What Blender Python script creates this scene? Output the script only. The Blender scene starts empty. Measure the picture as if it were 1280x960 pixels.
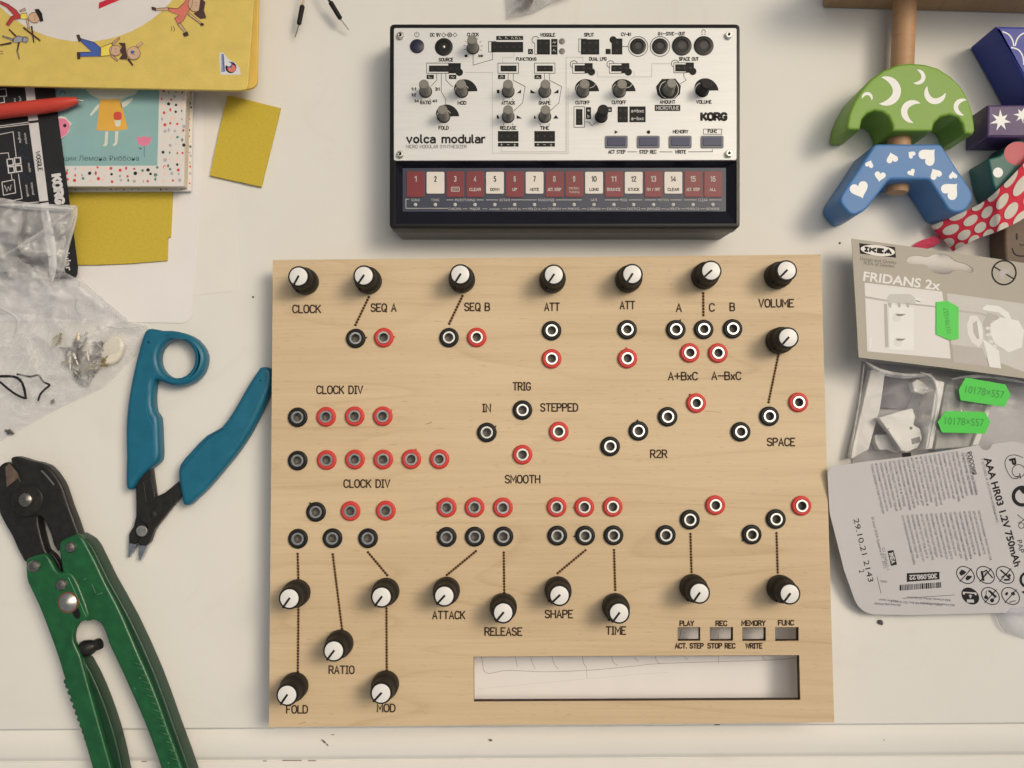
import bpy, bmesh, math, random
from mathutils import Vector, Matrix
random.seed(7)
SC = bpy.context.scene
COL = SC.collection
R = math.radians

# ------------------------------------------------------------------ camera (all lengths below are millimetres; 1 mm = 0.001)
MM = 0.001
F = 1072.0            # focal length in photo pixels (1280 wide)
H = 490.0             # camera height above the table
TILT = R(3.26)
cam = bpy.data.cameras.new('camera')
cam.sensor_width = 36.0
cam.lens = F / 1280.0 * 36.0
cam.clip_start = 0.01
cam.clip_end = 50
camo = bpy.data.objects.new('camera', cam)
camo.location = (0, 0, H * MM)
camo.rotation_euler = (TILT, 0, 0)
COL.objects.link(camo)
SC.camera = camo

# ------------------------------------------------------------------ light
W = bpy.data.worlds.new('World')
SC.world = W
W.use_nodes = True
bg = W.node_tree.nodes['Background']
bg.inputs[0].default_value = (0.90, 0.94, 1.0, 1)
bg.inputs[1].default_value = 0.29

def area(name, loc, target, size, power, color, spread):
    l = bpy.data.lights.new(name, 'AREA')
    l.shape = 'DISK'; l.size = size; l.energy = power; l.color = color; l.spread = R(spread)
    o = bpy.data.objects.new(name, l)
    o.location = loc
    d = Vector(target) - Vector(loc)
    o.rotation_euler = d.to_track_quat('-Z', 'Y').to_euler()
    COL.objects.link(o)
    return o
area('ceiling_lamp', (1.08, 0.50, 1.70), (-0.12, -0.08, 0), 1.10, 2.45, (1.0, 0.85, 0.66), 32)
area('ceiling_glow', (0.62, 0.54, 1.85), (0.10, 0.05, 0), 1.75, 7.5, (1.0, 0.90, 0.76), 110)

SC.view_settings.view_transform = 'Standard'
SC.view_settings.look = 'None'
SC.view_settings.exposure = -0.27
SC.view_settings.gamma = 1.0
SC.cycles.use_denoising = True
SC.cycles.max_bounces = 10
SC.cycles.transparent_max_bounces = 24

# ------------------------------------------------------------------ pixel rays -> points on real surfaces
ct, st = math.cos(TILT), math.sin(TILT)
def ray(u, v):
    a, b = (u - 640.0) / F, (480.0 - v) / F
    return (a, st + b * ct, -ct + b * st)
class Surf:
    """plane z = z0 + sx*x + sy*y"""
    def __init__(s, z0, sx=0.0, sy=0.0): s.z0, s.sx, s.sy = z0, sx, sy
    def at(s, u, v, off=0.0):
        d = ray(u, v)
        t = (s.z0 + off - H) / (d[2] - s.sx * d[0] - s.sy * d[1])
        return Vector((d[0] * t, d[1] * t, H + d[2] * t))
    def z(s, x, y): return s.z0 + s.sx * x + s.sy * y
def P(u, v, z=0.0): return Surf(z).at(u, v)
def plane3(a, b, c):
    A, B, C = P(*a), P(*b), P(*c)
    n = (B - A).cross(C - A)
    sx, sy = -n.x / n.z, -n.y / n.z
    return Surf(A.z - sx * A.x - sy * A.y, sx, sy)

# ------------------------------------------------------------------ materials
def s2l(c):
    c /= 255.0
    return c / 12.92 if c <= 0.04045 else ((c + 0.055) / 1.055) ** 2.4
ILL = (0.90, 0.84, 0.75)
def A(r, g, b):
    return tuple(min(0.86, s2l(k) / i) for k, i in zip((r, g, b), ILL))
def nd(nt, t, **kw):
    n = nt.nodes.new(t)
    for k, v in kw.items(): setattr(n, k, v)
    return n
def mat(name, col, rough=0.5, metal=0.0, var=0.06, vscale=90.0, bump=0.0, bscale=600.0, coat=0.0, spec=0.5, stretch=(1, 1, 1), rvar=0.08, sss=0.0):
    m = bpy.data.materials.new(name); m.use_nodes = True
    nt = m.node_tree; L = nt.links
    b = nt.nodes['Principled BSDF']
    b.inputs['Roughness'].default_value = rough
    b.inputs['Metallic'].default_value = metal
    b.inputs['Specular IOR Level'].default_value = spec
    if coat: b.inputs['Coat Weight'].default_value = coat; b.inputs['Coat Roughness'].default_value = 0.15
    tc = nd(nt, 'ShaderNodeTexCoord'); mp = nd(nt, 'ShaderNodeMapping')
    mp.inputs['Scale'].default_value = stretch
    L.new(tc.outputs['Object'], mp.inputs['Vector'])
    n = nd(nt, 'ShaderNodeTexNoise'); n.inputs['Scale'].default_value = vscale; n.inputs['Detail'].default_value = 5
    L.new(mp.outputs[0], n.inputs['Vector'])
    cr = nd(nt, 'ShaderNodeValToRGB')
    cr.color_ramp.elements[0].position = 0.3; cr.color_ramp.elements[1].position = 0.7
    cr.color_ramp.elements[0].color = tuple(max(0, c * (1 - var)) for c in col) + (1,)
    cr.color_ramp.elements[1].color = tuple(min(0.92, c * (1 + var)) for c in col) + (1,)
    L.new(n.outputs['Fac'], cr.inputs['Fac']); L.new(cr.outputs['Color'], b.inputs['Base Color'])
    if rvar:
        mr = nd(nt, 'ShaderNodeMapRange')
        mr.inputs['To Min'].default_value = max(0.02, rough - rvar); mr.inputs['To Max'].default_value = min(1, rough + rvar)
        L.new(n.outputs['Fac'], mr.inputs['Value']); L.new(mr.outputs[0], b.inputs['Roughness'])
    if bump:
        n2 = nd(nt, 'ShaderNodeTexNoise'); n2.inputs['Scale'].default_value = bscale; n2.inputs['Detail'].default_value = 3
        L.new(mp.outputs[0], n2.inputs['Vector'])
        bp = nd(nt, 'ShaderNodeBump'); bp.inputs['Strength'].default_value = bump; bp.inputs['Distance'].default_value = 0.0006
        L.new(n2.outputs['Fac'], bp.inputs['Height']); L.new(bp.outputs[0], b.inputs['Normal'])
    m.diffuse_color = tuple(col) + (1,)
    return m

def wood_mat(name, light, dark, sx=9.0, sy=150.0, line=0.5, rough=0.55, seed=0.0):
    """veneer: fine streaks along X plus a few cathedral lines"""
    m = bpy.data.materials.new(name); m.use_nodes = True
    nt = m.node_tree; L = nt.links; b = nt.nodes['Principled BSDF']
    b.inputs['Roughness'].default_value = rough; b.inputs['Specular IOR Level'].default_value = 0.35
    tc = nd(nt, 'ShaderNodeTexCoord')
    def mapped(s):
        mp = nd(nt, 'ShaderNodeMapping'); mp.inputs['Scale'].default_value = s
        mp.inputs['Location'].default_value = (seed, seed * 0.7, 0)
        L.new(tc.outputs['Object'], mp.inputs['Vector']); return mp.outputs[0]
    def noise(v, scale, det=4, dist=0.0):
        n = nd(nt, 'ShaderNodeTexNoise'); n.inputs['Scale'].default_value = scale; n.inputs['Detail'].default_value = det
        n.inputs['Distortion'].default_value = dist
        L.new(v, n.inputs['Vector']); return n.outputs['Fac']
    fine = noise(mapped((sx * 3, sy * 5, 20)), 1.0, 6)
    mid = noise(mapped((sx, sy * 0.6, 10)), 1.0, 4, 0.6)
    big = noise(mapped((sx * 0.45, sx * 1.1, 1)), 1.0, 2)
    # contour lines of a stretched field
    fld = noise(mapped((sx * 0.40, sx * 3.2, 2)), 1.0, 2.0, 0.25)
    mu = nd(nt, 'ShaderNodeMath', operation='MULTIPLY'); mu.inputs[1].default_value = 9.0; L.new(fld, mu.inputs[0])
    fr = nd(nt, 'ShaderNodeMath', operation='FRACT'); L.new(mu.outputs[0], fr.inputs[0])
    lr = nd(nt, 'ShaderNodeValToRGB')
    e = lr.color_ramp.elements
    e[0].position = 0.0; e[0].color = (1, 1, 1, 1); e[1].position = 0.16; e[1].color = (0, 0, 0, 1)
    x = e.new(0.95); x.color = (0, 0, 0, 1); x = e.new(1.0); x.color = (0.8, 0.8, 0.8, 1)
    L.new(fr.outputs[0], lr.inputs['Fac'])
    brk = nd(nt, 'ShaderNodeMath', operation='MULTIPLY'); L.new(lr.outputs['Color'], brk.inputs[0]); L.new(mid, brk.inputs[1])
    def scaled(v, k):
        q = nd(nt, 'ShaderNodeMath', operation='MULTIPLY'); q.inputs[1].default_value = k; L.new(v, q.inputs[0]); return q.outputs[0]
    def add(a, c):
        q = nd(nt, 'ShaderNodeMath', operation='ADD'); L.new(a, q.inputs[0]); L.new(c, q.inputs[1]); return q.outputs[0]
    tot = add(add(scaled(fine, 0.30), scaled(mid, 0.35)), add(scaled(big, 0.45), scaled(brk.outputs[0], line)))
    mr = nd(nt, 'ShaderNodeMapRange'); mr.inputs['From Min'].default_value = 0.40; mr.inputs['From Max'].default_value = 0.86
    L.new(tot, mr.inputs['Value'])
    mx = nd(nt, 'ShaderNodeMix', data_type='RGBA')
    mx.inputs['A'].default_value = tuple(light) + (1,); mx.inputs['B'].default_value = tuple(dark) + (1,)
    L.new(mr.outputs[0], mx.inputs['Factor']); L.new(mx.outputs['Result'], b.inputs['Base Color'])
    fl = noise(mapped((sx * 26, sy * 9, 60)), 1.0, 2)      # short pores
    fr2 = nd(nt, 'ShaderNodeMapRange'); fr2.inputs['From Min'].default_value = .63; fr2.inputs['From Max'].default_value = .76; fr2.inputs['To Max'].default_value = .45; L.new(fl, fr2.inputs['Value'])
    mf = nd(nt, 'ShaderNodeMix', data_type='RGBA'); mf.inputs['B'].default_value = tuple(k * .62 for k in dark) + (1,)
    L.new(fr2.outputs[0], mf.inputs['Factor']); L.new(mx.outputs['Result'], mf.inputs['A']); L.new(mf.outputs['Result'], b.inputs['Base Color'])
    bp = nd(nt, 'ShaderNodeBump'); bp.inputs['Strength'].default_value = 0.12; bp.inputs['Distance'].default_value = 0.0004
    L.new(fine, bp.inputs['Height']); L.new(bp.outputs[0], b.inputs['Normal'])
    return m

def film_mat(name, col, opac=0.25, crease=0.35, scale=30.0, rough=0.18, stretch=(1, 1, 1)):
    """thin clear plastic film with wrinkles that turn it milky"""
    m = bpy.data.materials.new(name); m.use_nodes = True
    nt = m.node_tree; L = nt.links; b = nt.nodes['Principled BSDF']; out = nt.nodes['Material Output']
    b.inputs['Base Color'].default_value = tuple(col) + (1,); b.inputs['Roughness'].default_value = rough
    tc = nd(nt, 'ShaderNodeTexCoord'); mp = nd(nt, 'ShaderNodeMapping'); mp.inputs['Scale'].default_value = stretch
    L.new(tc.outputs['Object'], mp.inputs['Vector'])
    n = nd(nt, 'ShaderNodeTexNoise'); n.inputs['Scale'].default_value = scale; n.inputs['Detail'].default_value = 3; n.inputs['Distortion'].default_value = 1.2
    L.new(mp.outputs[0], n.inputs['Vector'])
    sb = nd(nt, 'ShaderNodeMath', operation='SUBTRACT'); sb.inputs[1].default_value = 0.5; L.new(n.outputs['Fac'], sb.inputs[0])
    ab = nd(nt, 'ShaderNodeMath', operation='ABSOLUTE'); L.new(sb.outputs[0], ab.inputs[0])
    mr = nd(nt, 'ShaderNodeMapRange'); mr.inputs['From Min'].default_value = 0.0; mr.inputs['From Max'].default_value = 0.14
    mr.inputs['To Min'].default_value = opac + crease; mr.inputs['To Max'].default_value = opac
    L.new(ab.outputs[0], mr.inputs['Value'])
    tr = nd(nt, 'ShaderNodeBsdfTransparent'); tr.inputs[0].default_value = (0.97, 0.97, 0.98, 1)
    mx = nd(nt, 'ShaderNodeMixShader')
    L.new(mr.outputs[0], mx.inputs[0]); L.new(tr.outputs[0], mx.inputs[1]); L.new(b.outputs[0], mx.inputs[2])
    L.new(mx.outputs[0], out.inputs['Surface'])
    bp = nd(nt, 'ShaderNodeBump'); bp.inputs['Strength'].default_value = 0.5; bp.inputs['Distance'].default_value = 0.002
    L.new(n.outputs['Fac'], bp.inputs['Height']); L.new(bp.outputs[0], b.inputs['Normal'])
    return m

# ------------------------------------------------------------------ object plumbing
ORG = {}
def tag(o, label=None, cat=None, group=None, kind=None):
    if label: o['label'] = label
    if cat: o['category'] = cat
    if group: o['group'] = group
    if kind: o['kind'] = kind
    return o
def empty(name, at, label=None, cat=None, group=None, rot=0.0):
    o = bpy.data.objects.new(name, None)
    o.empty_display_size = 0.01
    o.location = Vector(at) * MM
    o.rotation_euler = (0, 0, rot)
    COL.objects.link(o); ORG[o] = Vector(at)
    return tag(o, label, cat, group)
def link(name, me, m, parent=None, at=(0, 0, 0)):
    """mesh in local metres, placed at world mm point `at`"""
    o = bpy.data.objects.new(name, me)
    if m and not me.materials: me.materials.append(m)
    at = Vector(at)
    if parent is not None:
        o.parent = parent; o.location = (at - ORG[parent]) * MM
    else:
        o.location = at * MM
    ORG[o] = at
    COL.objects.link(o)
    return o

def curve_geo(loops, extrude, bevel, bres=2):
    cu = bpy.data.curves.new('tmp', 'CURVE'); cu.dimensions = '2D'; cu.fill_mode = 'BOTH'
    for lp in loops:
        sp = cu.splines.new('POLY'); sp.points.add(len(lp) - 1); sp.use_cyclic_u = True
        for i, p in enumerate(lp): sp.points[i].co = (p[0], p[1], 0, 1)
    cu.extrude = max(extrude - bevel, 0.0); cu.bevel_depth = bevel; cu.bevel_resolution = bres; cu.offset = -bevel
    o = bpy.data.objects.new('tmp', cu)
    me = o.to_mesh()
    vs = [Vector(v.co) for v in me.vertices]; fs = [tuple(p.vertices) for p in me.polygons]
    o.to_mesh_clear(); bpy.data.objects.remove(o); bpy.data.curves.remove(cu)
    return vs, fs
_tc = {}
def text_geo(s, bold=0.0):
    k = (s, bold)
    if k in _tc: return _tc[k]
    cu = bpy.data.curves.new('tmp', 'FONT'); cu.body = s; cu.size = 1.0; cu.offset = bold; cu.resolution_u = 3
    o = bpy.data.objects.new('tmp', cu)
    me = o.to_mesh()
    vs = [(v.co.x, v.co.y) for v in me.vertices]; fs = [tuple(p.vertices) for p in me.polygons]
    o.to_mesh_clear(); bpy.data.objects.remove(o); bpy.data.curves.remove(cu)
    _tc[k] = (vs, fs)
    return _tc[k]

class G:
    def __init__(s): s.V = []; s.F = []; s.k = 0
    def add(s, vs, fs):
        n = len(s.V); s.V += [Vector(v) for v in vs]; s.F += [tuple(i + n for i in f) for f in fs]
        return s
    def prism(s, pts, z0, z1, bevel=0.0, holes=(), zf=None, bres=2):
        e = (z1 - z0) / 2.0
        b = min(bevel, e * 0.98)
        vs, fs = curve_geo([[(p[0], p[1]) for p in pts]] + [[(p[0], p[1]) for p in h] for h in holes], e, b, bres)
        for v in vs:
            v.z += (z0 + z1) / 2.0
            if zf: v.z += zf(v.x, v.y)
        return s.add(vs, fs)
    def lathe(s, c, prof, n=32, ax=None):
        vs = []; fs = []
        for (r, z) in prof:
            for i in range(n):
                a = 2 * math.pi * i / n
                vs.append(Vector((c[0] + r * math.cos(a), c[1] + r * math.sin(a), c[2] + z)))
        m = len(prof)
        for j in range(m - 1):
            for i in range(n):
                fs.append((j * n + i, j * n + (i + 1) % n, (j + 1) * n + (i + 1) % n, (j + 1) * n + i))
        if prof[0][0] > 1e-6 and prof[0] != prof[-1]: fs.append(tuple(range(n))[::-1])
        if prof[-1][0] > 1e-6 and prof[0] != prof[-1]: fs.append(tuple((m - 1) * n + i for i in range(n)))
        return s.add(vs, fs)
    def tube(s, path, rad, n=14):
        path = [Vector(p) for p in path]
        if not isinstance(rad, (list, tuple)): rad = [rad] * len(path)
        vs = []; fs = []
        for j, p in enumerate(path):
            d = (path[min(j + 1, len(path) - 1)] - path[max(j - 1, 0)]).normalized()
            up = Vector((0, 0, 1)) if abs(d.z) < 0.9 else Vector((1, 0, 0))
            a = d.cross(up).normalized(); b = d.cross(a)
            for i in range(n):
                t = 2 * math.pi * i / n
                vs.append(p + (a * math.cos(t) + b * math.sin(t)) * rad[j])
        for j in range(len(path) - 1):
            for i in range(n):
                fs.append((j * n + i, j * n + (i + 1) % n, (j + 1) * n + (i + 1) % n, (j + 1) * n + i))
        fs.append(tuple(range(n))); fs.append(tuple((len(path) - 1) * n + i for i in range(n))[::-1])
        return s.add(vs, fs)
    def box(s, x0, x1, y0, y1, z0, z1, bevel=0.0):
        return s.prism([(x0, y0), (x1, y0), (x1, y1), (x0, y1)], z0, z1, bevel)
    # ---- marks printed on a surface (each mark a hair above the one before)
    def step(s):
        s.k += 1
        return 0.004 * (s.k % 12)
    def poly(s, sf, pts, off=0.08):
        o = off + s.step()
        if len(pts) == 4 or len(pts) == 3:
            q = [sf.at(u, v, o) for u, v in pts]
            return s.add(q, [tuple(range(len(q)))])
        vs, fs = curve_geo([[(u, -v) for u, v in pts]], 0.0, 0.0)
        return s.add([sf.at(p.x, -p.y, o) for p in vs], fs)
    def rect(s, sf, u0, v0, u1, v1, off=0.08): return s.poly(sf, [(u0, v0), (u1, v0), (u1, v1), (u0, v1)], off)
    def disc(s, sf, u, v, r, off=0.08, n=18, ry=None, rot=0.0):
        o = off + s.step(); ry = ry or r
        q = []
        for i in range(n):
            a = 2 * math.pi * i / n; x, y = r * math.cos(a), ry * math.sin(a)
            q.append(sf.at(u + x * math.cos(rot) - y * math.sin(rot), v + x * math.sin(rot) + y * math.cos(rot), o))
        return s.add(q, [tuple(range(n))])
    def ring(s, sf, u, v, r, w, off=0.08, n=28, a0=0, a1=360):
        pts = [(u + r * math.cos(R(a0 + (a1 - a0) * i / n)), v + r * math.sin(R(a0 + (a1 - a0) * i / n))) for i in range(n + 1)]
        return s.stroke(sf, pts, w, off)
    def stroke(s, sf, pts, w, off=0.08):
        o = off + s.step(); q = []; m = len(pts)
        for i, p in enumerate(pts):
            a = pts[max(i - 1, 0)]; b = pts[min(i + 1, m - 1)]
            if i == 0: a = p
            if i == m - 1: b = p
            d1 = Vector((p[0] - a[0], p[1] - a[1])); d2 = Vector((b[0] - p[0], b[1] - p[1]))
            if d1.length < 1e-6: d1 = d2
            if d2.length < 1e-6: d2 = d1
            d1.normalize(); d2.normalize()
            t = d1 + d2
            if t.length < 0.3: t = d2.copy()
            t.normalize()
            k = 1.0 / max(0.55, abs(t.dot(d2)))
            nx, ny = -t.y * w / 2 * k, t.x * w / 2 * k
            px, py = p[0], p[1]
            if i == 0: px -= d2.x * w * 0.35; py -= d2.y * w * 0.35
            if i == m - 1: px += d1.x * w * 0.35; py += d1.y * w * 0.35
            q.append(sf.at(px + nx, py + ny, o)); q.append(sf.at(px - nx, py - ny, o))
        fs = [(2 * i, 2 * i + 1, 2 * i + 3, 2 * i + 2) for i in range(m - 1)]
        return s.add(q, fs)
    def text(s, sf, t, u, v, w=None, h=None, ang=0.0, bold=0.0, off=0.08, al='c', shear=0.0):
        vs, fs = text_geo(t, bold)
        if not vs: return s
        xs = [p[0] for p in vs]; ys = [p[1] for p in vs]
        hc = 0.72
        sy = (h / hc) if h else None
        sx = (w / (max(xs) - min(xs))) if w else sy * 0.8
        if sy is None: sy = sx
        x0 = {'c': (max(xs) + min(xs)) / 2, 'l': min(xs), 'r': max(xs)}[al]
        ca, sa = math.cos(R(ang)), math.sin(R(ang)); o = off + s.step(); q = []
        for x, y in vs:
            px, py = (x - x0) * sx, -(y - hc / 2) * sy
            px -= py * shear
            q.append(sf.at(u + px * ca - py * sa, v + px * sa + py * ca, o))
        return s.add(q, fs)
    def build(s, name, m, parent=None, at=None, smooth=None):
        if at is None:
            if parent is not None: at = ORG[parent]
            else:
                n = len(s.V); at = Vector((sum(v.x for v in s.V) / n, sum(v.y for v in s.V) / n, min(v.z for v in s.V)))
        at = Vector(at)
        me = bpy.data.meshes.new(name)
        me.from_pydata([tuple((v - at) * MM) for v in s.V], [], s.F)
        me.validate(); me.update()
        bm = bmesh.new(); bm.from_mesh(me)
        bmesh.ops.recalc_face_normals(bm, faces=bm.faces)
        bm.to_mesh(me); bm.free()
        if smooth is not None:
            for p in me.polygons: p.use_smooth = True
            me.set_sharp_from_angle(angle=R(smooth))
        return link(name, me, m, parent, at)

def rnd(pts, r, n=5):
    """round every corner of a polygon with radius r (or list of radii)"""
    out = []; m = len(pts)
    for i in range(m):
        p = Vector(pts[i][:2]); a = Vector(pts[i - 1][:2]); b = Vector(pts[(i + 1) % m][:2])
        rr = r[i] if isinstance(r, (list, tuple)) else r
        da, db = (a - p), (b - p)
        k = min(rr, da.length * 0.48, db.length * 0.48)
        if k < 1e-3: out.append((p.x, p.y)); continue
        q0 = p + da.normalized() * k; q1 = p + db.normalized() * k
        for j in range(n + 1):
            t = j / n
            q = q0 * (1 - t) ** 2 + p * 2 * t * (1 - t) + q1 * t * t
            out.append((q.x, q.y))
    return out
def spl(pts, n=4, closed=True):
    """Catmull-Rom through the points"""
    out = []; m = len(pts)
    for i in range(m if closed else m - 1):
        if closed: p0, p1, p2, p3 = [pts[(i + k) % m] for k in (-1, 0, 1, 2)]
        else: p0, p1, p2, p3 = [pts[min(max(i + k, 0), m - 1)] for k in (-1, 0, 1, 2)]
        for j in range(n):
            t = j / n
            out.append(tuple(0.5 * (2 * p1[d] + (p2[d] - p0[d]) * t + (2 * p0[d] - 5 * p1[d] + 4 * p2[d] - p3[d]) * t * t + (3 * p1[d] - p0[d] - 3 * p2[d] + p3[d]) * t ** 3) for d in range(2)))
    if not closed: out.append(tuple(pts[-1][:2]))
    return out
def zm(ox, oy, s):
    """reader for coordinates noted on an enlarged crop of the photograph"""
    return lambda x, y: (ox + x / s, oy + y / s)
def xy(pts, z): return [tuple(P(u, v, z)[:2]) for u, v in pts]
def on(sf, pts): return [tuple(sf.at(u, v)[:2]) for u, v in pts]
def circ(c, r, n=20): return [(c[0] + r * math.cos(2 * math.pi * i / n), c[1] + r * math.sin(2 * math.pi * i / n)) for i in range(n)]

# ------------------------------------------------------------------ the setting: white painted table and its front edge
M_table = mat('white_painted_table', (0.73, 0.72, 0.69), 0.55, var=0.03, vscale=9, bump=0.06, bscale=350, rvar=0.06, spec=.25)
def specks(m):
    """sparse dust specks and faint smudges worn into the paint"""
    nt = m.node_tree; L = nt.links; b = nt.nodes['Principled BSDF']
    src = b.inputs['Base Color'].links[0].from_socket
    tc = nd(nt, 'ShaderNodeTexCoord')
    vo = nd(nt, 'ShaderNodeTexVoronoi'); vo.inputs['Scale'].default_value = 55.0; L.new(tc.outputs['Object'], vo.inputs['Vector'])
    sep = nd(nt, 'ShaderNodeSeparateColor'); L.new(vo.outputs['Color'], sep.inputs[0])
    size = nd(nt, 'ShaderNodeMapRange'); size.inputs['From Min'].default_value = .80; size.inputs['From Max'].default_value = 1.0; size.inputs['To Min'].default_value = 0.0; size.inputs['To Max'].default_value = 0.026
    L.new(sep.outputs[0], size.inputs['Value'])
    lt = nd(nt, 'ShaderNodeMath', operation='LESS_THAN'); L.new(vo.outputs['Distance'], lt.inputs[0]); L.new(size.outputs[0], lt.inputs[1])
    k = nd(nt, 'ShaderNodeMath', operation='MULTIPLY'); L.new(lt.outputs[0], k.inputs[0]); L.new(sep.outputs[1], k.inputs[1])
    sm = nd(nt, 'ShaderNodeTexNoise'); sm.inputs['Scale'].default_value = 16; sm.inputs['Detail'].default_value = 8; sm.inputs['Roughness'].default_value = .7; sm.inputs['Distortion'].default_value = 1.5
    L.new(tc.outputs['Object'], sm.inputs['Vector'])
    sr = nd(nt, 'ShaderNodeMapRange'); sr.inputs['From Min'].default_value = .56; sr.inputs['From Max'].default_value = .78; sr.inputs['To Max'].default_value = .22
    L.new(sm.outputs['Fac'], sr.inputs['Value'])
    m1 = nd(nt, 'ShaderNodeMix', data_type='RGBA'); m1.inputs['B'].default_value = (.55, .52, .47, 1); L.new(sr.outputs[0], m1.inputs['Factor']); L.new(src, m1.inputs['A'])
    m2 = nd(nt, 'ShaderNodeMix', data_type='RGBA'); m2.inputs['B'].default_value = (.20, .17, .14, 1); L.new(k.outputs[0], m2.inputs['Factor']); L.new(m1.outputs['Result'], m2.inputs['A'])
    L.new(m2.outputs['Result'], b.inputs['Base Color'])
specks(M_table)
def tilted(u, v, z): return P(u, v - 0.0066 * u, z)
g = G()
prof = [(-400, 0.0), (911.0, 0.0), (911.9, -0.25), (912.3, -1.0), (912.6, -3.4), (913.6, -3.6)]
prof2 = [(913.6, -3.6), (917, -3.2), (923, -2.2), (930, -1.5), (937, -1.3), (946, -1.5), (950.2, -1.9), (951.6, -3.2), (952.6, -3.4), (953.6, -2.6), (955.5, -2.1), (1300, -2.0)]
def sweep(pr):
    g = G(); n = 2
    vs = []
    for v, z in pr: vs += [tilted(-700, v, z), tilted(2000, v, z)]
    return g.add(vs, [(2 * i, 2 * i + 1, 2 * i + 3, 2 * i + 2) for i in range(len(pr) - 1)])
t = sweep(prof).build('table_top', M_table, smooth=25); t['kind'] = 'structure'
t2 = sweep(prof2).build('table_edge', M_table, smooth=40); t2['kind'] = 'structure'
M_chip = mat('bare_brown_chip', (0.16, 0.11, 0.07), 0.8, var=0.3, vscale=900)
S_edge = Surf(-1.25)
g = G()
for (u, v, a, b, ro) in [(405, 927, 4.5, 1.3, 0.7), (409, 931, 2.2, .9, 1.0), (613, 925, 2.6, 1.7, 0.2), (416, 918.5, 2.5, .5, 0), (1105, 925, .8, .8, 0)]:
    n = 9; q = []
    for i in range(n):
        t_ = 2 * math.pi * i / n; k = random.uniform(.7, 1.25); x, y = a * k * math.cos(t_), b * k * math.sin(t_)
        q.append((u + x * math.cos(ro) - y * math.sin(ro), v + x * math.sin(ro) + y * math.cos(ro)))
    g.poly(Surf(-1.1), q, 0.0)
g.build('paint_chip', M_chip, t2)
g = G()
for (u, v, a) in [(180, 952.0, 3), (331, 951.4, 2.5), (390, 951, 5), (365, 950.8, 12)]:
    g.rect(Surf(-1.6), u - a, v - .55, u + a, v + .4, 0.0)
g.rect(Surf(0.06), 893, 911 - 5.9, 900, 912.6 - 5.9, 0)
g.build('paint_chip', M_chip, t)

# ------------------------------------------------------------------ sheets of paper
M_paper = mat('white_paper', (0.76, 0.745, 0.745), 0.8, var=0.02, vscale=40, bump=0.12, bscale=60)
M_paper2 = mat('thin_cream_paper', (0.74, 0.72, 0.69), 0.8, var=0.02, vscale=40, bump=0.12, bscale=50)
g = G(); g.prism(xy(rnd([(-60, 60), (250, 60), (281, 150), (294, 245), (299.5, 363), (247, 369), (150, 366), (-60, 370)], 2), 0.2), 0.05, 0.22)
tag(g.build('paper_sheet', M_paper2), 'thin cream paper sheet sticking out right of the larger white sheet', 'paper')
g = G(); g.prism(xy(rnd([(-60, 60), (256, 60), (253, 222), (246, 300), (240, 396), (232, 404), (160, 403), (-60, 401)], [0, 0, 2, 2, 12, 8, 3, 0]), 0.5), 0.3, 0.5)
tag(g.build('paper_sheet', M_paper), 'large white paper sheet under the yellow felt scrap and the plastic bag', 'paper')

# paper with a pencil sketch under the panel
S_pap = Surf(0.25)
g = G(); g.prism(xy([(560, 700), (1012, 690), (1020, 893), (566, 897)], .25), 0.08, 0.25)
sk = g.build('sketch_paper', M_paper)
tag(sk, 'white paper with a pencil sketch seen through the slots of the wooden panel', 'paper')
z = zm(580, 790, 1280 / 430.)
M_pencil = mat('pencil_grey', (0.30, 0.28, 0.27), 0.7, var=0.2)
g = G()
g.stroke(S_pap, spl([z(30, -60), z(65, 92), z(82, 152), z(160, 143), z(300, 148), z(450, 143), z(560, 134), z(640, 126), z(720, 118), z(950, 110), z(1150, 104), z(1260, 92)], 4, False), .55)
for x0, y0, x1, y1, x2, y2 in [(190, 40, 192, 92, 198, 130), (245, 30, 250, 100, 265, 138), (325, 30, 332, 110, 352, 138), (442, 30, 442, 105, 455, 130), (545, 30, 552, 105, 572, 124), (630, 20, 637, 95, 650, 108), (708, 20, 712, 95, 728, 118), (815, 20, 822, 92, 832, 100), (947, 10, 947, 70, 947, 116), (1105, 20, 1112, 92, 1125, 104)]:
    g.stroke(S_pap, spl([z(x0, y0), z(x1, y1), z(x2, y2)], 4, False), .5)
g.stroke(S_pap, [z(455, 130), z(458, 172)], .4)
for x in (830, 868, 903, 935, 985): g.stroke(S_pap, spl([(x + 23, 760), (x + 22, 784), (x + 18, 803)], 3, False), .5)
g.build('pencil_line', M_pencil, sk)
g = G(); g.stroke(S_pap, [z(50, 212), z(300, 188), z(640, 158), z(760, 150)], .3); g.build('pencil_line', mat('faint_pencil', (0.55, 0.53, 0.51), .7), sk)

# ------------------------------------------------------------------ the wooden control panel
ZP = 18.0
S_pan = Surf(ZP)
M_birch = wood_mat('birch_plywood', (0.665, 0.525, 0.345), (0.49, 0.355, 0.21), 6, 150, 0.24)
M_burn = mat('laser_burnt_line', (0.042, 0.021, 0.010), 0.85, var=0.3, vscale=700)
M_scorch = mat('scorched_wood', (0.42, 0.26, 0.115), 0.7, var=0.15, vscale=300)
M_scorch3 = mat('brown_scorch', (0.20, 0.105, 0.045), 0.8, var=0.2, vscale=400)
M_scorch2 = mat('light_scorch', (0.50, 0.345, 0.185), 0.7, var=0.15, vscale=300)
M_blk = mat('black_plastic', (0.011, 0.011, 0.011), 0.55, var=0.15, vscale=300, bump=.08, spec=.25)
M_blk2 = mat('matte_black_washer', (0.010, 0.010, 0.010), 0.5, var=0.2, vscale=500, bump=.1, spec=.3)
M_redw = mat('red_washer', A(188, 50, 42), 0.5, var=0.08, vscale=400, bump=.1)
M_cap = mat('white_cap', (0.76, 0.755, 0.74), 0.4, var=0.02)
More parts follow.
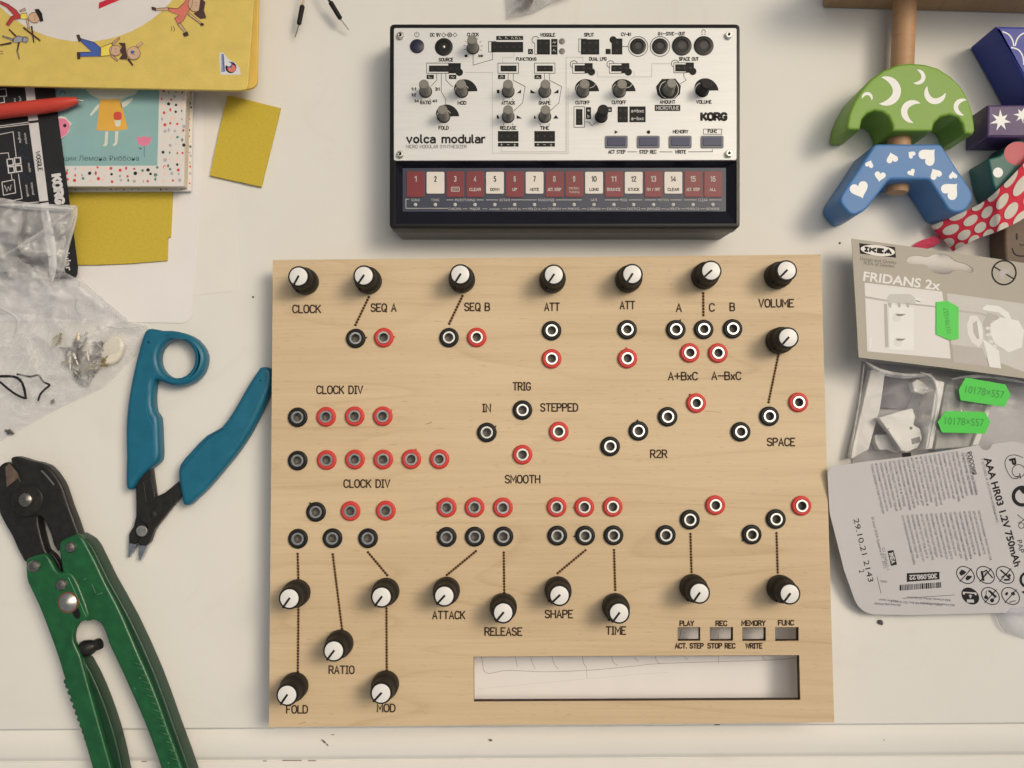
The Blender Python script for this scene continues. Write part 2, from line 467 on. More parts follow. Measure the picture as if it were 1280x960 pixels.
M_metal = mat('nickel_nut', (0.80, 0.78, 0.74), 0.24, 1.0, var=0.06, vscale=500)
M_socket = mat('dark_socket_metal', (0.20, 0.185, 0.165), 0.5, 0.3, var=0.2, vscale=900)

pc = (S_pan.at(341, 325) + S_pan.at(1026, 318) + S_pan.at(1043, 903) + S_pan.at(336, 909)) / 4
panel = empty('control_panel', (pc.x, pc.y, 0), 'pale plywood panel with burnt lettering, black knobs with white caps, red and black sockets', 'control panel')
JB, JR = [], []
JB += [(444.3, 422.7), (561.2, 421.7), (371.6, 521.5), (371.6, 575.7), (608.6, 540.5), (653.2, 512.5), (689.7, 413), (784.3, 411.7), (845.3, 411.7), (880.2, 411.4), (916.4, 410.7),
       (763, 558), (798.5, 538.6), (835, 520.8), (926.4, 539.6), (962.2, 520.2), (394.6, 640), (372, 673.6), (415.2, 673), (459.8, 673), (558.3, 671.4), (593.5, 671), (629.3, 670.7),
       (696.8, 669.7), (731.7, 669.7), (767.2, 669.4), (832.7, 669), (862.8, 649.7), (940.3, 668.4), (970.6, 649)]
JR += [(479.5, 421.7), (596, 421.4), (407.2, 520.8), (443, 520.2), (478.2, 520.2), (408, 575), (443.3, 574.4), (478.8, 574.4), (514, 574), (549.2, 574), (653.2, 568.3), (689.7, 448.2), (784.6, 447.9),
       (862.8, 440.8), (898, 441), (698.7, 539.3), (870.8, 503.7), (998.7, 502.8), (437.8, 639), (482, 638.4), (558.3, 634.5), (593.2, 634.2), (628.7, 634.5), (696, 633.9), (730.7, 633.9), (766.2, 633.6),
       (894.7, 631.6), (1002.6, 632.3)]
JZ = ZP + 1.8
holes = [circ(P(u, v, JZ), 2.9, 16) for u, v in JB + JR]
for x0, x1 in ((847, 875.2), (887.4, 916.2), (928.1, 957.2), (969.1, 998.2)):
    holes.append(xy([(x0, 784.2), (x1, 784.0), (x1, 801.0), (x0, 801.2)], ZP))
holes.append(xy([(592, 821), (999, 819), (1000.3, 875), (592.3, 877)], ZP))
g = G(); g.prism(xy([(341, 325), (1026, 318), (1043, 903), (336, 909)], ZP), ZP - 4, ZP, 0.12, holes, bres=1)
board = g.build('board', M_birch, panel)
# burnt walls of the cut-outs: thin dark linings set in the openings
g = G()
for h in holes[len(JB) + len(JR):]:
    n = len(h); c = Vector((sum(p[0] for p in h) / n, sum(p[1] for p in h) / n))
    inn = []
    for p in h:
        d = Vector(p) - c
        inn.append((p[0] - math.copysign(0.12, d.x), p[1] - math.copysign(0.12, d.y)))
    vs = [(p[0], p[1], zz) for zz in (ZP - 0.1, ZP - 3.95) for p in inn]
    g.add(vs, [(i, (i + 1) % n, n + (i + 1) % n, n + i) for i in range(n)])
g.build('burnt_edge', mat('burnt_cut_edge', (0.075, 0.035, 0.018), .8, var=.3), panel)

# single-stroke engraving letters on a 4 x 6 grid (y up)
GL = {
 'A': (4, [[(0, 0), (2, 6), (4, 0)], [(.7, 2), (3.3, 2)]]), 'B': (4, [[(0, 0), (0, 6), (2.6, 6), (3.6, 5.4), (3.6, 3.8), (2.6, 3.1), (0, 3.1)], [(2.6, 3.1), (3.9, 2.5), (3.9, .7), (2.8, 0), (0, 0)]]),
 'C': (4, [[(4, 4.9), (3.4, 5.7), (2.5, 6), (1.5, 6), (.5, 5.4), (0, 4.2), (0, 1.8), (.5, .6), (1.5, 0), (2.5, 0), (3.4, .3), (4, 1.1)]]),
 'D': (4, [[(0, 0), (0, 6), (2.2, 6), (3.4, 5.3), (4, 4), (4, 2), (3.4, .7), (2.2, 0), (0, 0)]]), 'E': (3.6, [[(3.6, 6), (0, 6), (0, 0), (3.6, 0)], [(0, 3.1), (2.5, 3.1)]]),
 'F': (3.5, [[(3.5, 6), (0, 6), (0, 0)], [(0, 3.1), (2.5, 3.1)]]), 'G': (4, [[(4, 4.9), (3.4, 5.7), (2.5, 6), (1.5, 6), (.5, 5.4), (0, 4.2), (0, 1.8), (.5, .6), (1.5, 0), (2.6, 0), (3.6, .5), (4, 1.4), (4, 2.6), (2.4, 2.6)]]),
 'H': (4, [[(0, 0), (0, 6)], [(4, 0), (4, 6)], [(0, 3.1), (4, 3.1)]]), 'I': (1.8, [[(.9, 0), (.9, 6)], [(0, 6), (1.8, 6)], [(0, 0), (1.8, 0)]]),
 'K': (3.9, [[(0, 0), (0, 6)], [(3.8, 6), (0, 2.3)], [(1.3, 3.5), (3.9, 0)]]), 'L': (3.3, [[(0, 6), (0, 0), (3.3, 0)]]), 'M': (4.6, [[(0, 0), (0, 6), (2.3, 2), (4.6, 6), (4.6, 0)]]),
 'N': (4, [[(0, 0), (0, 6), (4, 0), (4, 6)]]), 'O': (4.2, [[(1.5, 0), (.5, .6), (0, 1.8), (0, 4.2), (.5, 5.4), (1.5, 6), (2.7, 6), (3.7, 5.4), (4.2, 4.2), (4.2, 1.8), (3.7, .6), (2.7, 0), (1.5, 0)]]),
 'P': (3.8, [[(0, 0), (0, 6), (2.6, 6), (3.5, 5.5), (3.8, 4.6), (3.5, 3.5), (2.6, 2.9), (0, 2.9)]]), 'Q': (4.2, [[(1.5, 0), (.5, .6), (0, 1.8), (0, 4.2), (.5, 5.4), (1.5, 6), (2.7, 6), (3.7, 5.4), (4.2, 4.2), (4.2, 1.8), (3.7, .6), (2.7, 0), (1.5, 0)], [(2.6, 1.6), (4.3, -.5)]]),
 'R': (3.9, [[(0, 0), (0, 6), (2.6, 6), (3.5, 5.5), (3.8, 4.6), (3.5, 3.5), (2.6, 2.9), (0, 2.9)], [(2.1, 2.9), (3.9, 0)]]),
 'S': (3.8, [[(3.7, 5), (3, 5.8), (2.2, 6), (1.3, 6), (.4, 5.5), (0, 4.6), (.4, 3.7), (1.3, 3.2), (2.6, 2.8), (3.5, 2.3), (3.8, 1.5), (3.4, .5), (2.5, 0), (1.4, 0), (.6, .3), (0, 1)]]),
 'T': (4, [[(0, 6), (4, 6)], [(2, 6), (2, 0)]]), 'U': (4, [[(0, 6), (0, 1.7), (.6, .5), (1.5, 0), (2.5, 0), (3.4, .5), (4, 1.7), (4, 6)]]), 'V': (4, [[(0, 6), (2, 0), (4, 6)]]),
 'W': (5.2, [[(0, 6), (1.2, 0), (2.6, 5), (4, 0), (5.2, 6)]]), 'x': (2.9, [[(0, 3.9), (2.9, 0)], [(2.9, 3.9), (0, 0)]]), 'Y': (4, [[(0, 6), (2, 3), (4, 6)], [(2, 3), (2, 0)]]),
 '+': (4.4, [[(0, 3), (4.4, 3)], [(2.2, .8), (2.2, 5.2)]]), '-': (4.4, [[(0, 3), (4.4, 3)]]), '.': (.5, [[(.1, 0), (.1, .35)]]), ' ': (2.2, []),
 '2': (3.7, [[(.1, 4.6), (.5, 5.5), (1.3, 6), (2.3, 6), (3.2, 5.5), (3.6, 4.5), (3.2, 3.5), (0, 0), (3.7, 0)]]),
}
_C = {'J': (3.2, [[(3.2, 6), (3.2, 1.5), (2.4, .3), (1.4, 0), (.5, .4), (0, 1.4)]]), 'X': (4, [[(0, 6), (4, 0)], [(4, 6), (0, 0)]]), 'Z': (3.8, [[(0, 6), (3.8, 6), (0, 0), (3.8, 0)]]),
 '0': (3.6, [[(1.3, 0), (0, 1.5), (0, 4.5), (1.3, 6), (2.3, 6), (3.6, 4.5), (3.6, 1.5), (2.3, 0), (1.3, 0)]]), '1': (1.6, [[(0, 4.8), (1.4, 6), (1.4, 0)]]), '3': (3.6, [[(0, 5.4), (1, 6), (2.6, 6), (3.5, 5), (3.3, 3.7), (2.2, 3.1), (3.4, 2.4), (3.6, 1.2), (2.6, 0), (1, 0), (0, .7)]]),
 '4': (3.8, [[(2.9, 0), (2.9, 6), (0, 1.7), (3.8, 1.7)]]), '5': (3.6, [[(3.3, 6), (.4, 6), (.2, 3.3), (1.4, 3.9), (2.6, 3.7), (3.6, 2.6), (3.5, 1.1), (2.5, 0), (1, 0), (0, .8)]]), '6': (3.6, [[(3.2, 5.5), (2.2, 6), (1.2, 5.8), (.2, 4.2), (0, 1.8), (.8, .2), (2.4, 0), (3.5, 1), (3.5, 2.6), (2.4, 3.6), (1, 3.3), (.1, 2.2)]]),
 '7': (3.6, [[(0, 6), (3.6, 6), (1.2, 0)]]), '8': (3.6, [[(1.3, 3.2), (.2, 4), (.2, 5.2), (1.2, 6), (2.4, 6), (3.4, 5.2), (3.4, 4), (2.3, 3.2), (1.3, 3.2), (0, 2.2), (0, .9), (1.1, 0), (2.5, 0), (3.6, .9), (3.6, 2.2), (2.3, 3.2)]]),
 '9': (3.6, [[(.4, .5), (1.4, 0), (2.4, .2), (3.4, 1.8), (3.6, 4.2), (2.8, 5.8), (1.2, 6), (.1, 5), (.1, 3.4), (1.2, 2.4), (2.6, 2.7), (3.5, 3.8)]]), ':': (.5, [[(.1, .6), (.1, 1)], [(.1, 3.4), (.1, 3.8)]]), '/': (2.6, [[(0, 0), (2.6, 6)]]), '=': (3.6, [[(0, 2.2), (3.6, 2.2)], [(0, 3.9), (3.6, 3.9)]]),
 'v': (3.4, [[(0, 4.2), (1.7, 0), (3.4, 4.2)]]), 'o': (3.4, [[(1.7, 0), (.5, .6), (0, 2.1), (.5, 3.6), (1.7, 4.2), (2.9, 3.6), (3.4, 2.1), (2.9, .6), (1.7, 0)]]), 'l': (.9, [[(.1, 6.2), (.1, .8), (.9, 0)]]), 'c': (3.1, [[(3.1, 3.5), (1.9, 4.2), (.6, 3.7), (0, 2.1), (.6, .5), (1.9, 0), (3.1, .7)]]),
 'a': (3.1, [[(.3, 3.7), (1.6, 4.2), (2.7, 3.8), (3.1, 2.9), (3.1, 0)], [(3.1, 2.4), (1.4, 2.4), (.3, 1.9), (0, 1.1), (.4, .2), (1.4, 0), (2.5, .3), (3.1, 1.1)]]), 'm': (5.2, [[(0, 0), (0, 4.2)], [(0, 3.2), (1, 4.1), (2, 4.1), (2.6, 3.3), (2.6, 0)], [(2.6, 3.2), (3.6, 4.1), (4.6, 4.1), (5.2, 3.2), (5.2, 0)]]),
 'd': (3.3, [[(3.3, 6.2), (3.3, 0)], [(3.3, 3.4), (2.4, 4.1), (1.2, 4.1), (.3, 3.4), (0, 2.1), (.3, .8), (1.2, .1), (2.4, .1), (3.3, .8)]]), 'b': (3.3, [[(0, 6.2), (0, 0)], [(0, 3.4), (.9, 4.1), (2.1, 4.1), (3, 3.4), (3.3, 2.1), (3, .8), (2.1, .1), (.9, .1), (0, .8)]]),
 'u': (3.2, [[(0, 4.2), (0, 1), (.7, .1), (1.8, .1), (3.2, 1)], [(3.2, 4.2), (3.2, 0)]]), 'r': (2, [[(0, 0), (0, 4.2)], [(0, 3), (.9, 4.1), (2, 4.2)]]), 'i': (.3, [[(.1, 0), (.1, 4.2)], [(.1, 5.5), (.1, 5.8)]]), 'n': (3.2, [[(0, 0), (0, 4.2)], [(0, 3.2), (1.2, 4.1), (2.4, 4.1), (3.2, 3.2), (3.2, 0)]])}
GL.update(_C)
def slet(g, sf, word, u, v, w, h, sw, ang=0.0, off=.08, plain_i=True):
    """single-stroke lettering centred at a pixel; w, h, sw in pixels"""
    def gl(ch):
        if ch == 'I' and plain_i: return (.4, [[(.2, 0), (.2, 6)]])
        if ch == '−': ch = '-'
        if ch == '×': ch = 'x'
        return GL.get(ch, GL[' '])
    adv = []; x = 0.0
    for ch in word: adv.append(x); x += gl(ch)[0] + 1.5
    x -= 1.5
    if x <= 0: x = .5
    w = max(w - sw, sw * .2); sx = w / x; sy = (h - sw) / 6.0; ca, sa = math.cos(R(ang)), math.sin(R(ang))
    for ch, a in zip(word, adv):
        for st_ in gl(ch)[1]:
            pts = []
            for p in st_:
                px, py = -w / 2 + (a + p[0]) * sx, (3.0 - p[1]) * sy
                pts.append((u + px * ca - py * sa, v + px * sa + py * ca))
            g.stroke(sf, pts, sw, off)
    return g
def engrave(word, u, v, w, h, sw):
    adv = []; x = 0.0
    for ch in word: adv.append(x); x += GL[ch][0] + 1.35
    x -= 1.35; sx = w / x; sy = h / 6.0
    g = G(); q = G()
    for ch, a in zip(word, adv):
        for st_ in GL[ch][1]:
            pts = [(u - w / 2 + (a + p[0]) * sx, v + h / 2 - p[1] * sy) for p in st_]
            g.stroke(S_pan, pts, sw, 0.12)
    q = g
    return q.build('engraved_word', M_burn, panel)
WORDS = [('CLOCK', 383.3, 386.2, 34.5), ('SEQ A', 479.5, 384.6, 31), ('SEQ B', 596.4, 383.6, 31), ('CLOCK DIV', 424.6, 487.3, 57), ('CLOCK DIV', 458.5, 604.5, 57), ('TRIG', 652.2, 483, 21.5), ('IN', 608.3, 510.0, 9.5),
 ('STEPPED', 699, 509.3, 46), ('SMOOTH', 653.2, 599, 43), ('ATT', 690, 383.6, 18), ('ATT', 784.3, 381.4, 18), ('A', 848.6, 384.6, 6), ('C', 889.9, 384.3, 6), ('B', 915.4, 383.6, 5.6), ('VOLUME', 970.3, 379, 43),
 ('A+BxC', 853.7, 470.2, 36), ('A-BxC', 908, 469.8, 36), ('R2R', 823.4, 567.3, 20), ('SPACE', 976.4, 552.5, 34), ('FOLD', 371.3, 886.7, 26), ('RATIO', 426.9, 837.3, 31), ('MOD', 482.7, 885, 22), ('ATTACK', 560.9, 768.9, 40),
 ('RELEASE', 629.3, 789.5, 46), ('SHAPE', 698.7, 767.6, 34), ('TIME', 770, 788.2, 24)]
for wd, u, v, w in WORDS: engrave(wd, u, v, w, 9.3, 1.8)
for wd, u, v, w in [('PLAY', 858.6, 779.2, 17), ('REC', 901.8, 779.2, 13.5), ('MEMORY', 941.9, 778.9, 29), ('FUNC', 982.5, 778.5, 19), ('ACT. STEP', 861.5, 807.3, 35), ('STOP REC', 901.8, 807.3, 34), ('WRITE', 942.5, 807.3, 20)]:
    engrave(wd, u, v, w, 5.8, 1.65)
LINES = [(461, 371.4, 444.3, 406.2), (578, 370, 561.5, 404.6), (879, 366.5, 879.2, 394), (973.2, 442.4, 960.6, 502.8), (372, 692.3, 373, 726), (373, 755, 372.3, 839.3), (415.9, 693, 427.5, 786), (460, 690.4, 484, 719),
 (483, 757, 483.4, 837.7), (594.8, 689, 558.6, 718.8), (629.7, 690.7, 630.3, 740.8), (731.7, 687.8, 697, 716.6), (767.5, 687.5, 769, 737.5), (863, 667.5, 864.4, 715), (970.6, 666.5, 972.2, 715.6)]
for a, b, c, d in LINES:
    g = G(); L_ = math.hypot(c - a, d - b); n = max(1, round(L_ / 3.7))
    for i in range(n + 1):
        g.disc(S_pan, a + (c - a) * i / n, b + (d - b) * i / n, 1.6, .1, 10)
    ln = g.build('engraved_line', M_burn, panel)
    g = G(); g.stroke(S_pan, [(a, b), (c, d)], 4.2, .02); g.build('scorch_halo', M_scorch2, ln); g = G(); g.stroke(S_pan, [(a, b), (c, d)], 1.6, .05); g.build('scorch_core', M_scorch3, ln)
for q, w_ in (([(533.5, 529.8), (537, 529), (539.5, 527.6)], 1.2), ([(880, 514), (890, 514.3), (901, 515.6)], .6), ([(374, 904.5), (379, 903.6), (382, 902.6)], 1.0)):
    g = G(); g.stroke(S_pan, q, w_, .05); g.build('wood_fleck', M_scorch, panel)

# knobs
ZC = ZP + 17.6
def lathe_mesh(name, prof, n=36, extra=None, smooth=35):
    g = G(); g.lathe((0, 0, 0), prof, n)
    if extra: extra(g)
    o = g.build(name, None, None, at=(0, 0, 0), smooth=smooth)
    me = o.data; bpy.data.objects.remove(o)
    return me
knob_prof = [(7.0, 0.6), (7.25, 0.7), (7.3, 1.2), (7.2, 6.0), (6.9, 8.0), (6.35, 9.0), (6.1, 12), (5.8, 16.4), (5.7, 17.0), (5.5, 17.3), (4.95, 17.35), (4.9, 17.2), (0, 17.2)]
def ridge(g):   # the moulded pointer rib down the front of the knob
    g.prism([(5.2, -.45), (7.45, -.45), (7.45, .45), (5.2, .45)], .8, 8.6, .15)
    g.prism([(4.4, -.42), (6.15, -.42), (6.15, .42), (4.4, .42)], 8.6, 17.3, .15)
ME_knob = lathe_mesh('knob', knob_prof, 40, ridge)
ME_cap = lathe_mesh('cap', [(4.75, 17.22), (4.75, 17.55), (4.6, 17.62), (0, 17.62)], 36)
g = G(); g.prism([(-.5, -.55), (5.95, -.55), (5.95, .55), (-.5, .55)], 17.3, 17.86, .08)
o = g.build('pointer', None, None, at=(0, 0, 0)); ME_ptr = o.data; bpy.data.objects.remove(o)
KN = [(373, 345.5, 62), (454.6, 344.5, 56), (575.4, 343, 58), (692.3, 343.3, 56), (790.4, 342.6, 57), (889, 338.4, 42), (983.5, 338, 45), (985.5, 422, 48), (361.6, 748.2, 55), (417.2, 813.7, 53), (358.7, 869, 55), (476.9, 746.3, 53),
      (476.3, 866.7, 47), (555.4, 745, 47), (629, 766, 50), (699.4, 744.3, 43), (774, 766.3, 53), (874.4, 741.4, 54), (987.4, 742.4, 52)]
for u, v, a in KN:
    c = P(u, v, ZC); at = (c.x, c.y, ZP)
    k = link('knob', ME_knob, M_blk, panel, at)
    k.rotation_euler = (0, 0, R(180 + a))
    for nm, me, m in (('cap', ME_cap, M_cap), ('pointer', ME_ptr, M_blk)):
        link(nm, me, m, k, at)
# sockets: plastic washer > metal nut, dark barrel
wprof = [(3.35, .05), (5.0, .05), (5.35, .35), (5.42, .8), (5.2, 1.3), (4.7, 1.6), (4.1, 1.62), (3.6, 1.5), (3.35, 1.2), (3.35, .05)]
ME_w = lathe_mesh('socket_washer', wprof, 32, None, 50)
ME_w2 = lathe_mesh('socket_washer', wprof, 32, lambda g: g.tube([(5.0, .3, .8), (5.9, .5, .8), (6.2, .9, .7)], [.45, .35, .15], 8), 50)
ME_nut = lathe_mesh('nut', [(2.3, -1.5), (3.3, -1.5), (3.42, 1.4), (3.42, 2.0), (3.3, 2.15), (2.45, 2.15), (2.3, 2.0), (2.3, -1.5)], 28, None, 40)
ME_bar = lathe_mesh('barrel', [(0, -2.6), (2.15, -2.6), (2.25, -1.0), (2.25, 1.7), (2.7, 1.7), (2.7, -6.5), (0, -6.5)], 20, None, 40)
ME_r, ME_r2 = ME_w.copy(), ME_w2.copy()
for L_, m, wa, wb in ((JB, M_blk2, ME_w, ME_w2), (JR, M_redw, ME_r, ME_r2)):
    for i, (u, v) in enumerate(L_):
        c = P(u, v, JZ); at = (c.x, c.y, ZP)
        w = link('socket', wa if (i % 4) else wb, m, panel, at)
        w.rotation_euler = (0, 0, (i * 1.7) % 6.28)
        link('nut', ME_nut, M_metal, w, at); link('barrel', ME_bar, M_socket, w, at)

# ------------------------------------------------------------------ the small synthesizer
ZT = 26.0
S_syn = Surf(ZT); S_fp = Surf(ZT + 0.5)
M_case = mat('black_case', (0.010, 0.0095, 0.009), 0.36, var=0.1, vscale=500, bump=.06, spec=.3)
M_base = mat('dark_grey_underside', (0.17, 0.165, 0.155), 0.45, var=0.05, vscale=200, bump=.1)
M_fp = mat('brushed_silver_plate', (0.68, 0.685, 0.68), 0.38, 0.12, var=0.03, vscale=60, stretch=(1, 14, 1), bump=.04, bscale=80)
M_ink = mat('black_print', (0.016, 0.016, 0.016), 0.6, var=0.1, spec=.2)
M_ink2 = mat('grey_print', (0.17, 0.168, 0.16), 0.6, var=0.1)
M_pale = mat('pale_print', (0.50, 0.50, 0.48), 0.6, var=0.05)
M_navy = mat('navy_button', A(38, 42, 72), 0.35, var=0.1, vscale=300)
M_rim = mat('grey_button_rim', A(98, 98, 100), 0.4, var=0.1)
M_hole = mat('socket_black', (0.006, 0.006, 0.007), 0.35, var=0.2)
M_smoke = mat('translucent_grey_knob', (0.20, 0.19, 0.165), 0.4, var=0.15, vscale=300)
M_gloss = mat('dark_glossy_window', (0.008, 0.008, 0.014), 0.14, var=0.1, spec=.35)
M_kplate = mat('key_strip', A(46, 50, 64), 0.4, var=0.05, vscale=100)
M_kred = mat('red_key', A(114, 38, 41), 0.42, var=0.06, vscale=80)
M_kwht = mat('ivory_key', A(208, 196, 180), 0.42, var=0.03, vscale=80)
M_screw = mat('screw_metal', (0.62, 0.60, 0.54), 0.28, 1.0, var=0.1, vscale=900)
M_brasspin = mat('tiny_pin', (0.35, 0.30, 0.2), 0.4, 0.8)

oc = (P(487, 30, ZT) + P(925, 287, ZT)) / 2
syn = empty('synthesizer', (oc.x, oc.y, 0), 'small black cased synthesizer with silver control plate and a row of red and ivory keys', 'synthesizer')
top = rnd([(487, 29.6), (925.2, 29.6), (925.2, 285), (486.6, 285)], 6)
win = [(494.4, 202), (920.7, 201.3), (920.7, 279.5), (494.4, 280)]
def inset(pts, d):
    c = sum((Vector(p) for p in pts), Vector((0, 0))) / len(pts)
    return [(p[0] - math.copysign(d, p[0] - c.x), p[1] - math.copysign(d, p[1] - c.y)) for p in pts]
g = G(); ot = xy(top, ZT); iw = xy(rnd(win, .6), ZT)
rings = [(ot, 0, 15), (ot, 0, ZT - 1.0), (ot, .3, ZT - .3), (ot, 1.0, ZT), (iw, 0, ZT), (iw, 0, ZT - 1.2)]
vs = []
for pp, d, zz in rings: vs += [(p[0], p[1], zz) for p in (inset(pp, d) if d else pp)]
n = len(ot)
g.add(vs, [(j * n + i, j * n + (i + 1) % n, (j + 1) * n + (i + 1) % n, (j + 1) * n + i) for j in range(len(rings) - 1) for i in range(n)])
g.build('case', M_case, syn, smooth=40)
g = G()
A_ = [P(u, v, 15.0) for u, v in []]
otl = [P(u, v, ZT) for u, v in rnd([(487.6, 30.4), (924.6, 30.4), (924.6, 284.4), (487.2, 284.4)], 6)]
cb = [P(u, v, 0.0) for u, v in [(500, 45), (903, 45), (903.5, 299.5), (498, 298.6)]]
cx0, cx1, cy0, cy1 = min(p.x for p in cb), max(p.x for p in cb), min(p.y for p in cb), max(p.y for p in cb)
ox0, ox1, oy0, oy1 = min(p.x for p in otl), max(p.x for p in otl), min(p.y for p in otl), max(p.y for p in otl)
def loft(zz, f):
    return [(cx0 + (p.x - ox0) / (ox1 - ox0) * (cx1 - cx0) if f else p.x, cy0 + (p.y - oy0) / (oy1 - oy0) * (cy1 - cy0) if f else p.y, zz) for p in otl]
a, b = loft(15.5, 0), loft(0.0, 1); n = len(a)
g.add(a + b, [(i, (i + 1) % n, n + (i + 1) % n, n + i) for i in range(n)] + [tuple(range(n, 2 * n))])
g.build('underside', M_base, syn, smooth=40)
g = G(); g.prism(xy(rnd([(492.3, 35), (920.8, 35), (920.8, 200.0), (492.3, 200.7)], 2.5), ZT + .5), ZT - .3, ZT + .5, .15)
fplate = g.build('faceplate', M_fp, syn)
# sunken key window
S_key = Surf(ZT - 4)
wi = [P(u, v, ZT - .6) for u, v in win]; ki = [P(u, v, ZT - 4) for u, v in [(503.4, 210.2), (907.4, 209.8), (907.4, 264.2), (503.4, 264.4)]]
g = G(); g.add(wi + ki, [(i, (i + 1) % 4, 4 + (i + 1) % 4, 4 + i) for i in range(4)])
g.build('window_bezel', M_gloss, syn)
g = G(); g.prism([(p.x, p.y) for p in ki], ZT - 5, ZT - 4); strip = g.build('key_strip', M_kplate, syn)
KT = ['', '', 'EDIT', 'CLEAR', 'DOWN', 'UP', 'NOTE', 'ACT. STEP', 'MICRO-', 'LONG', 'BOUNCE', 'STUCK', 'ON / OFF', 'CLEAR', 'ACT. STEP', 'ALL']
S_kt = Surf(ZT - 3.6)
for i in range(16):
    x0 = 508.4 + 24.78 * i; wht = (i + 1) in (2, 5, 7, 10, 12, 14)
    y0, y1 = (214.7, 242) if wht else (214.0, 246.2)
    g = G(); g.prism(xy(rnd([(x0, y0), (x0 + 22.3, y0), (x0 + 22.3, y1), (x0, y1)], 2), ZT - 3.6), ZT - 4, ZT - 3.6, .12)
    k = g.build('touch_key', M_kwht if wht else M_kred, syn, at=P(x0 + 11, 230, ZT - 4))
    g = G(); c = x0 + 11.1
    slet(g, S_kt, str(i + 1), c, 223.6, 3.2 if i < 9 else 6.8, 7.2, 1.15, off=.04)
    if KT[i] == 'EDIT':
        g.stroke(S_kt, rnd([(c - 5, 234), (c + 5, 234), (c + 5, 239), (c - 5, 239), (c - 5, 234)], .5), .8, .04)
        g.text(S_kt, 'EDIT', c, 236.5, w=7.5, h=2.8, off=.04)
    elif KT[i] == 'MICRO-':
        g.text(S_kt, 'MICRO-', c, 235.2, w=13, h=3, off=.04); g.text(S_kt, 'TUNING', c, 240, w=13, h=3, off=.04)
    elif KT[i]: slet(g, S_kt, KT[i], c, 236.8, min(17, 2.9 * len(KT[i])), 4.0, .75, off=.04)
    g.build('key_lettering', M_ink if wht else M_pale, k)
    g = G(); q = P(519.4 + 24.78 * i, 255.8, ZT - 4); g.lathe(q, [(1.0, 0), (.95, .25), (.5, .42), (0, .45)], 12)
    g.build('led', M_pale, syn, smooth=50, at=q)
g = G()
U = ['SCALE', 'TONIC', None, None, None, None, None, None, None, 'GATE']
for t_, i in (('SCALE', 0), ('TONIC', 1), ('GATE', 9)): g.text(S_key, t_, 519.4 + 24.78 * i, 249.8, w=10.5 if i < 9 else 8, h=3.2)
for t_, i, w in (('MICROTUNING', 2, 25), ('OCTAVE', 4, 13), ('RANDOMIZE', 6.6, 20), ('MODE', 10.5, 9), ('MOTION', 12.5, 14), ('CLEAR', 14.5, 12)):
    c = 519.4 + 24.78 * (i + (.5 if i in (2, 4) else 0)); g.text(S_key, t_, c, 249.9, w=w, h=3.2)
    e = 23 if t_ != 'RANDOMIZE' else 44
    g.stroke(S_key, [(c - e, 249.9), (c - w / 2 - 2, 249.9)], .7); g.stroke(S_key, [(c + w / 2 + 2, 249.9), (c + e, 249.9)], .7)
g.stroke(S_key, [(511, 249), (507.4, 249), (507.4, 260.4), (560, 260.4)], .7)
SN = ['CHROMA.', 'MAJOR', 'minor', 'HARM m.', 'MELO m.', 'DORIAN', 'PHRYG.', 'LYDIAN', 'EXOTIC1', 'EXOTIC2', 'JAPANESE', 'm.PENTA', 'M.PENTA', 'REVERSE']
for i, t_ in enumerate(SN):
    c = 519.4 + 24.78 * (i + 2); g.text(S_key, t_, c, 260.9, w=min(16.5, 2.6 * len(t_)), h=3.0)
    if i < 13: g.stroke(S_key, [(c + 9.5, 261), (c + 15.3, 261)], .6)
g.build('key_strip_lettering', M_pale, strip)

zl = zm(480, 20, 1227 / 230.); zr = zm(700, 20, 1227 / 230.)
pxs = 230 / 1227.
for q in (zl(108, 125), zr(1128, 122), zl(107, 918), zr(1130, 914)):
    c = P(*q, ZT + 2.5); at = (c.x, c.y, ZT + .5)
    g = G(); g.lathe(at, [(1.9, 0), (2.0, .3), (1.95, 1.7), (1.6, 2.1), (.95, 2.15), (.85, 1.4), (0, 1.4)], 20); sc_ = g.build('screw', M_screw, syn, at=at, smooth=40)
    g = G(); g.lathe(at, [(.8, 1.45), (0, 1.45)], 6); g.build('hex_recess', M_hole, sc_, at=at)
# knobs: tall smoky shafts
def shaft(name, r, h): return lathe_mesh(name, [(r, 0), (r, .6), (r * .93, .9), (r * .88, h - .5), (r * .8, h), (0, h)], 24)
ME_sh, ME_shb = shaft('small_knob', 3.05, 10.5), shaft('small_knob', 3.4, 10.5)
ME_col = lathe_mesh('knob_collar', [(3.6, .05), (3.6, .22), (3.0, .22)], 24)
for q, big in ((zl(593, 215), 0), (zl(278, 505), 0), (zl(520, 505), 0), (zl(400, 672), 0), (zl(828, 505), 0), (zl(828, 672), 0), (zl(1072, 505), 0), (zl(1072, 672), 0), (zr(153, 505), 0), (zr(397, 505), 0), (zr(722, 500), 0), (zr(950, 500), 1), (zr(275, 672), 1)):
    c = P(*q, ZT + .5); at = (c.x, c.y, ZT + .5)
    k = link('small_knob', ME_shb if big else ME_sh, M_blk if big else M_smoke, syn, at)
    link('knob_collar', ME_col, M_hole, k, at)
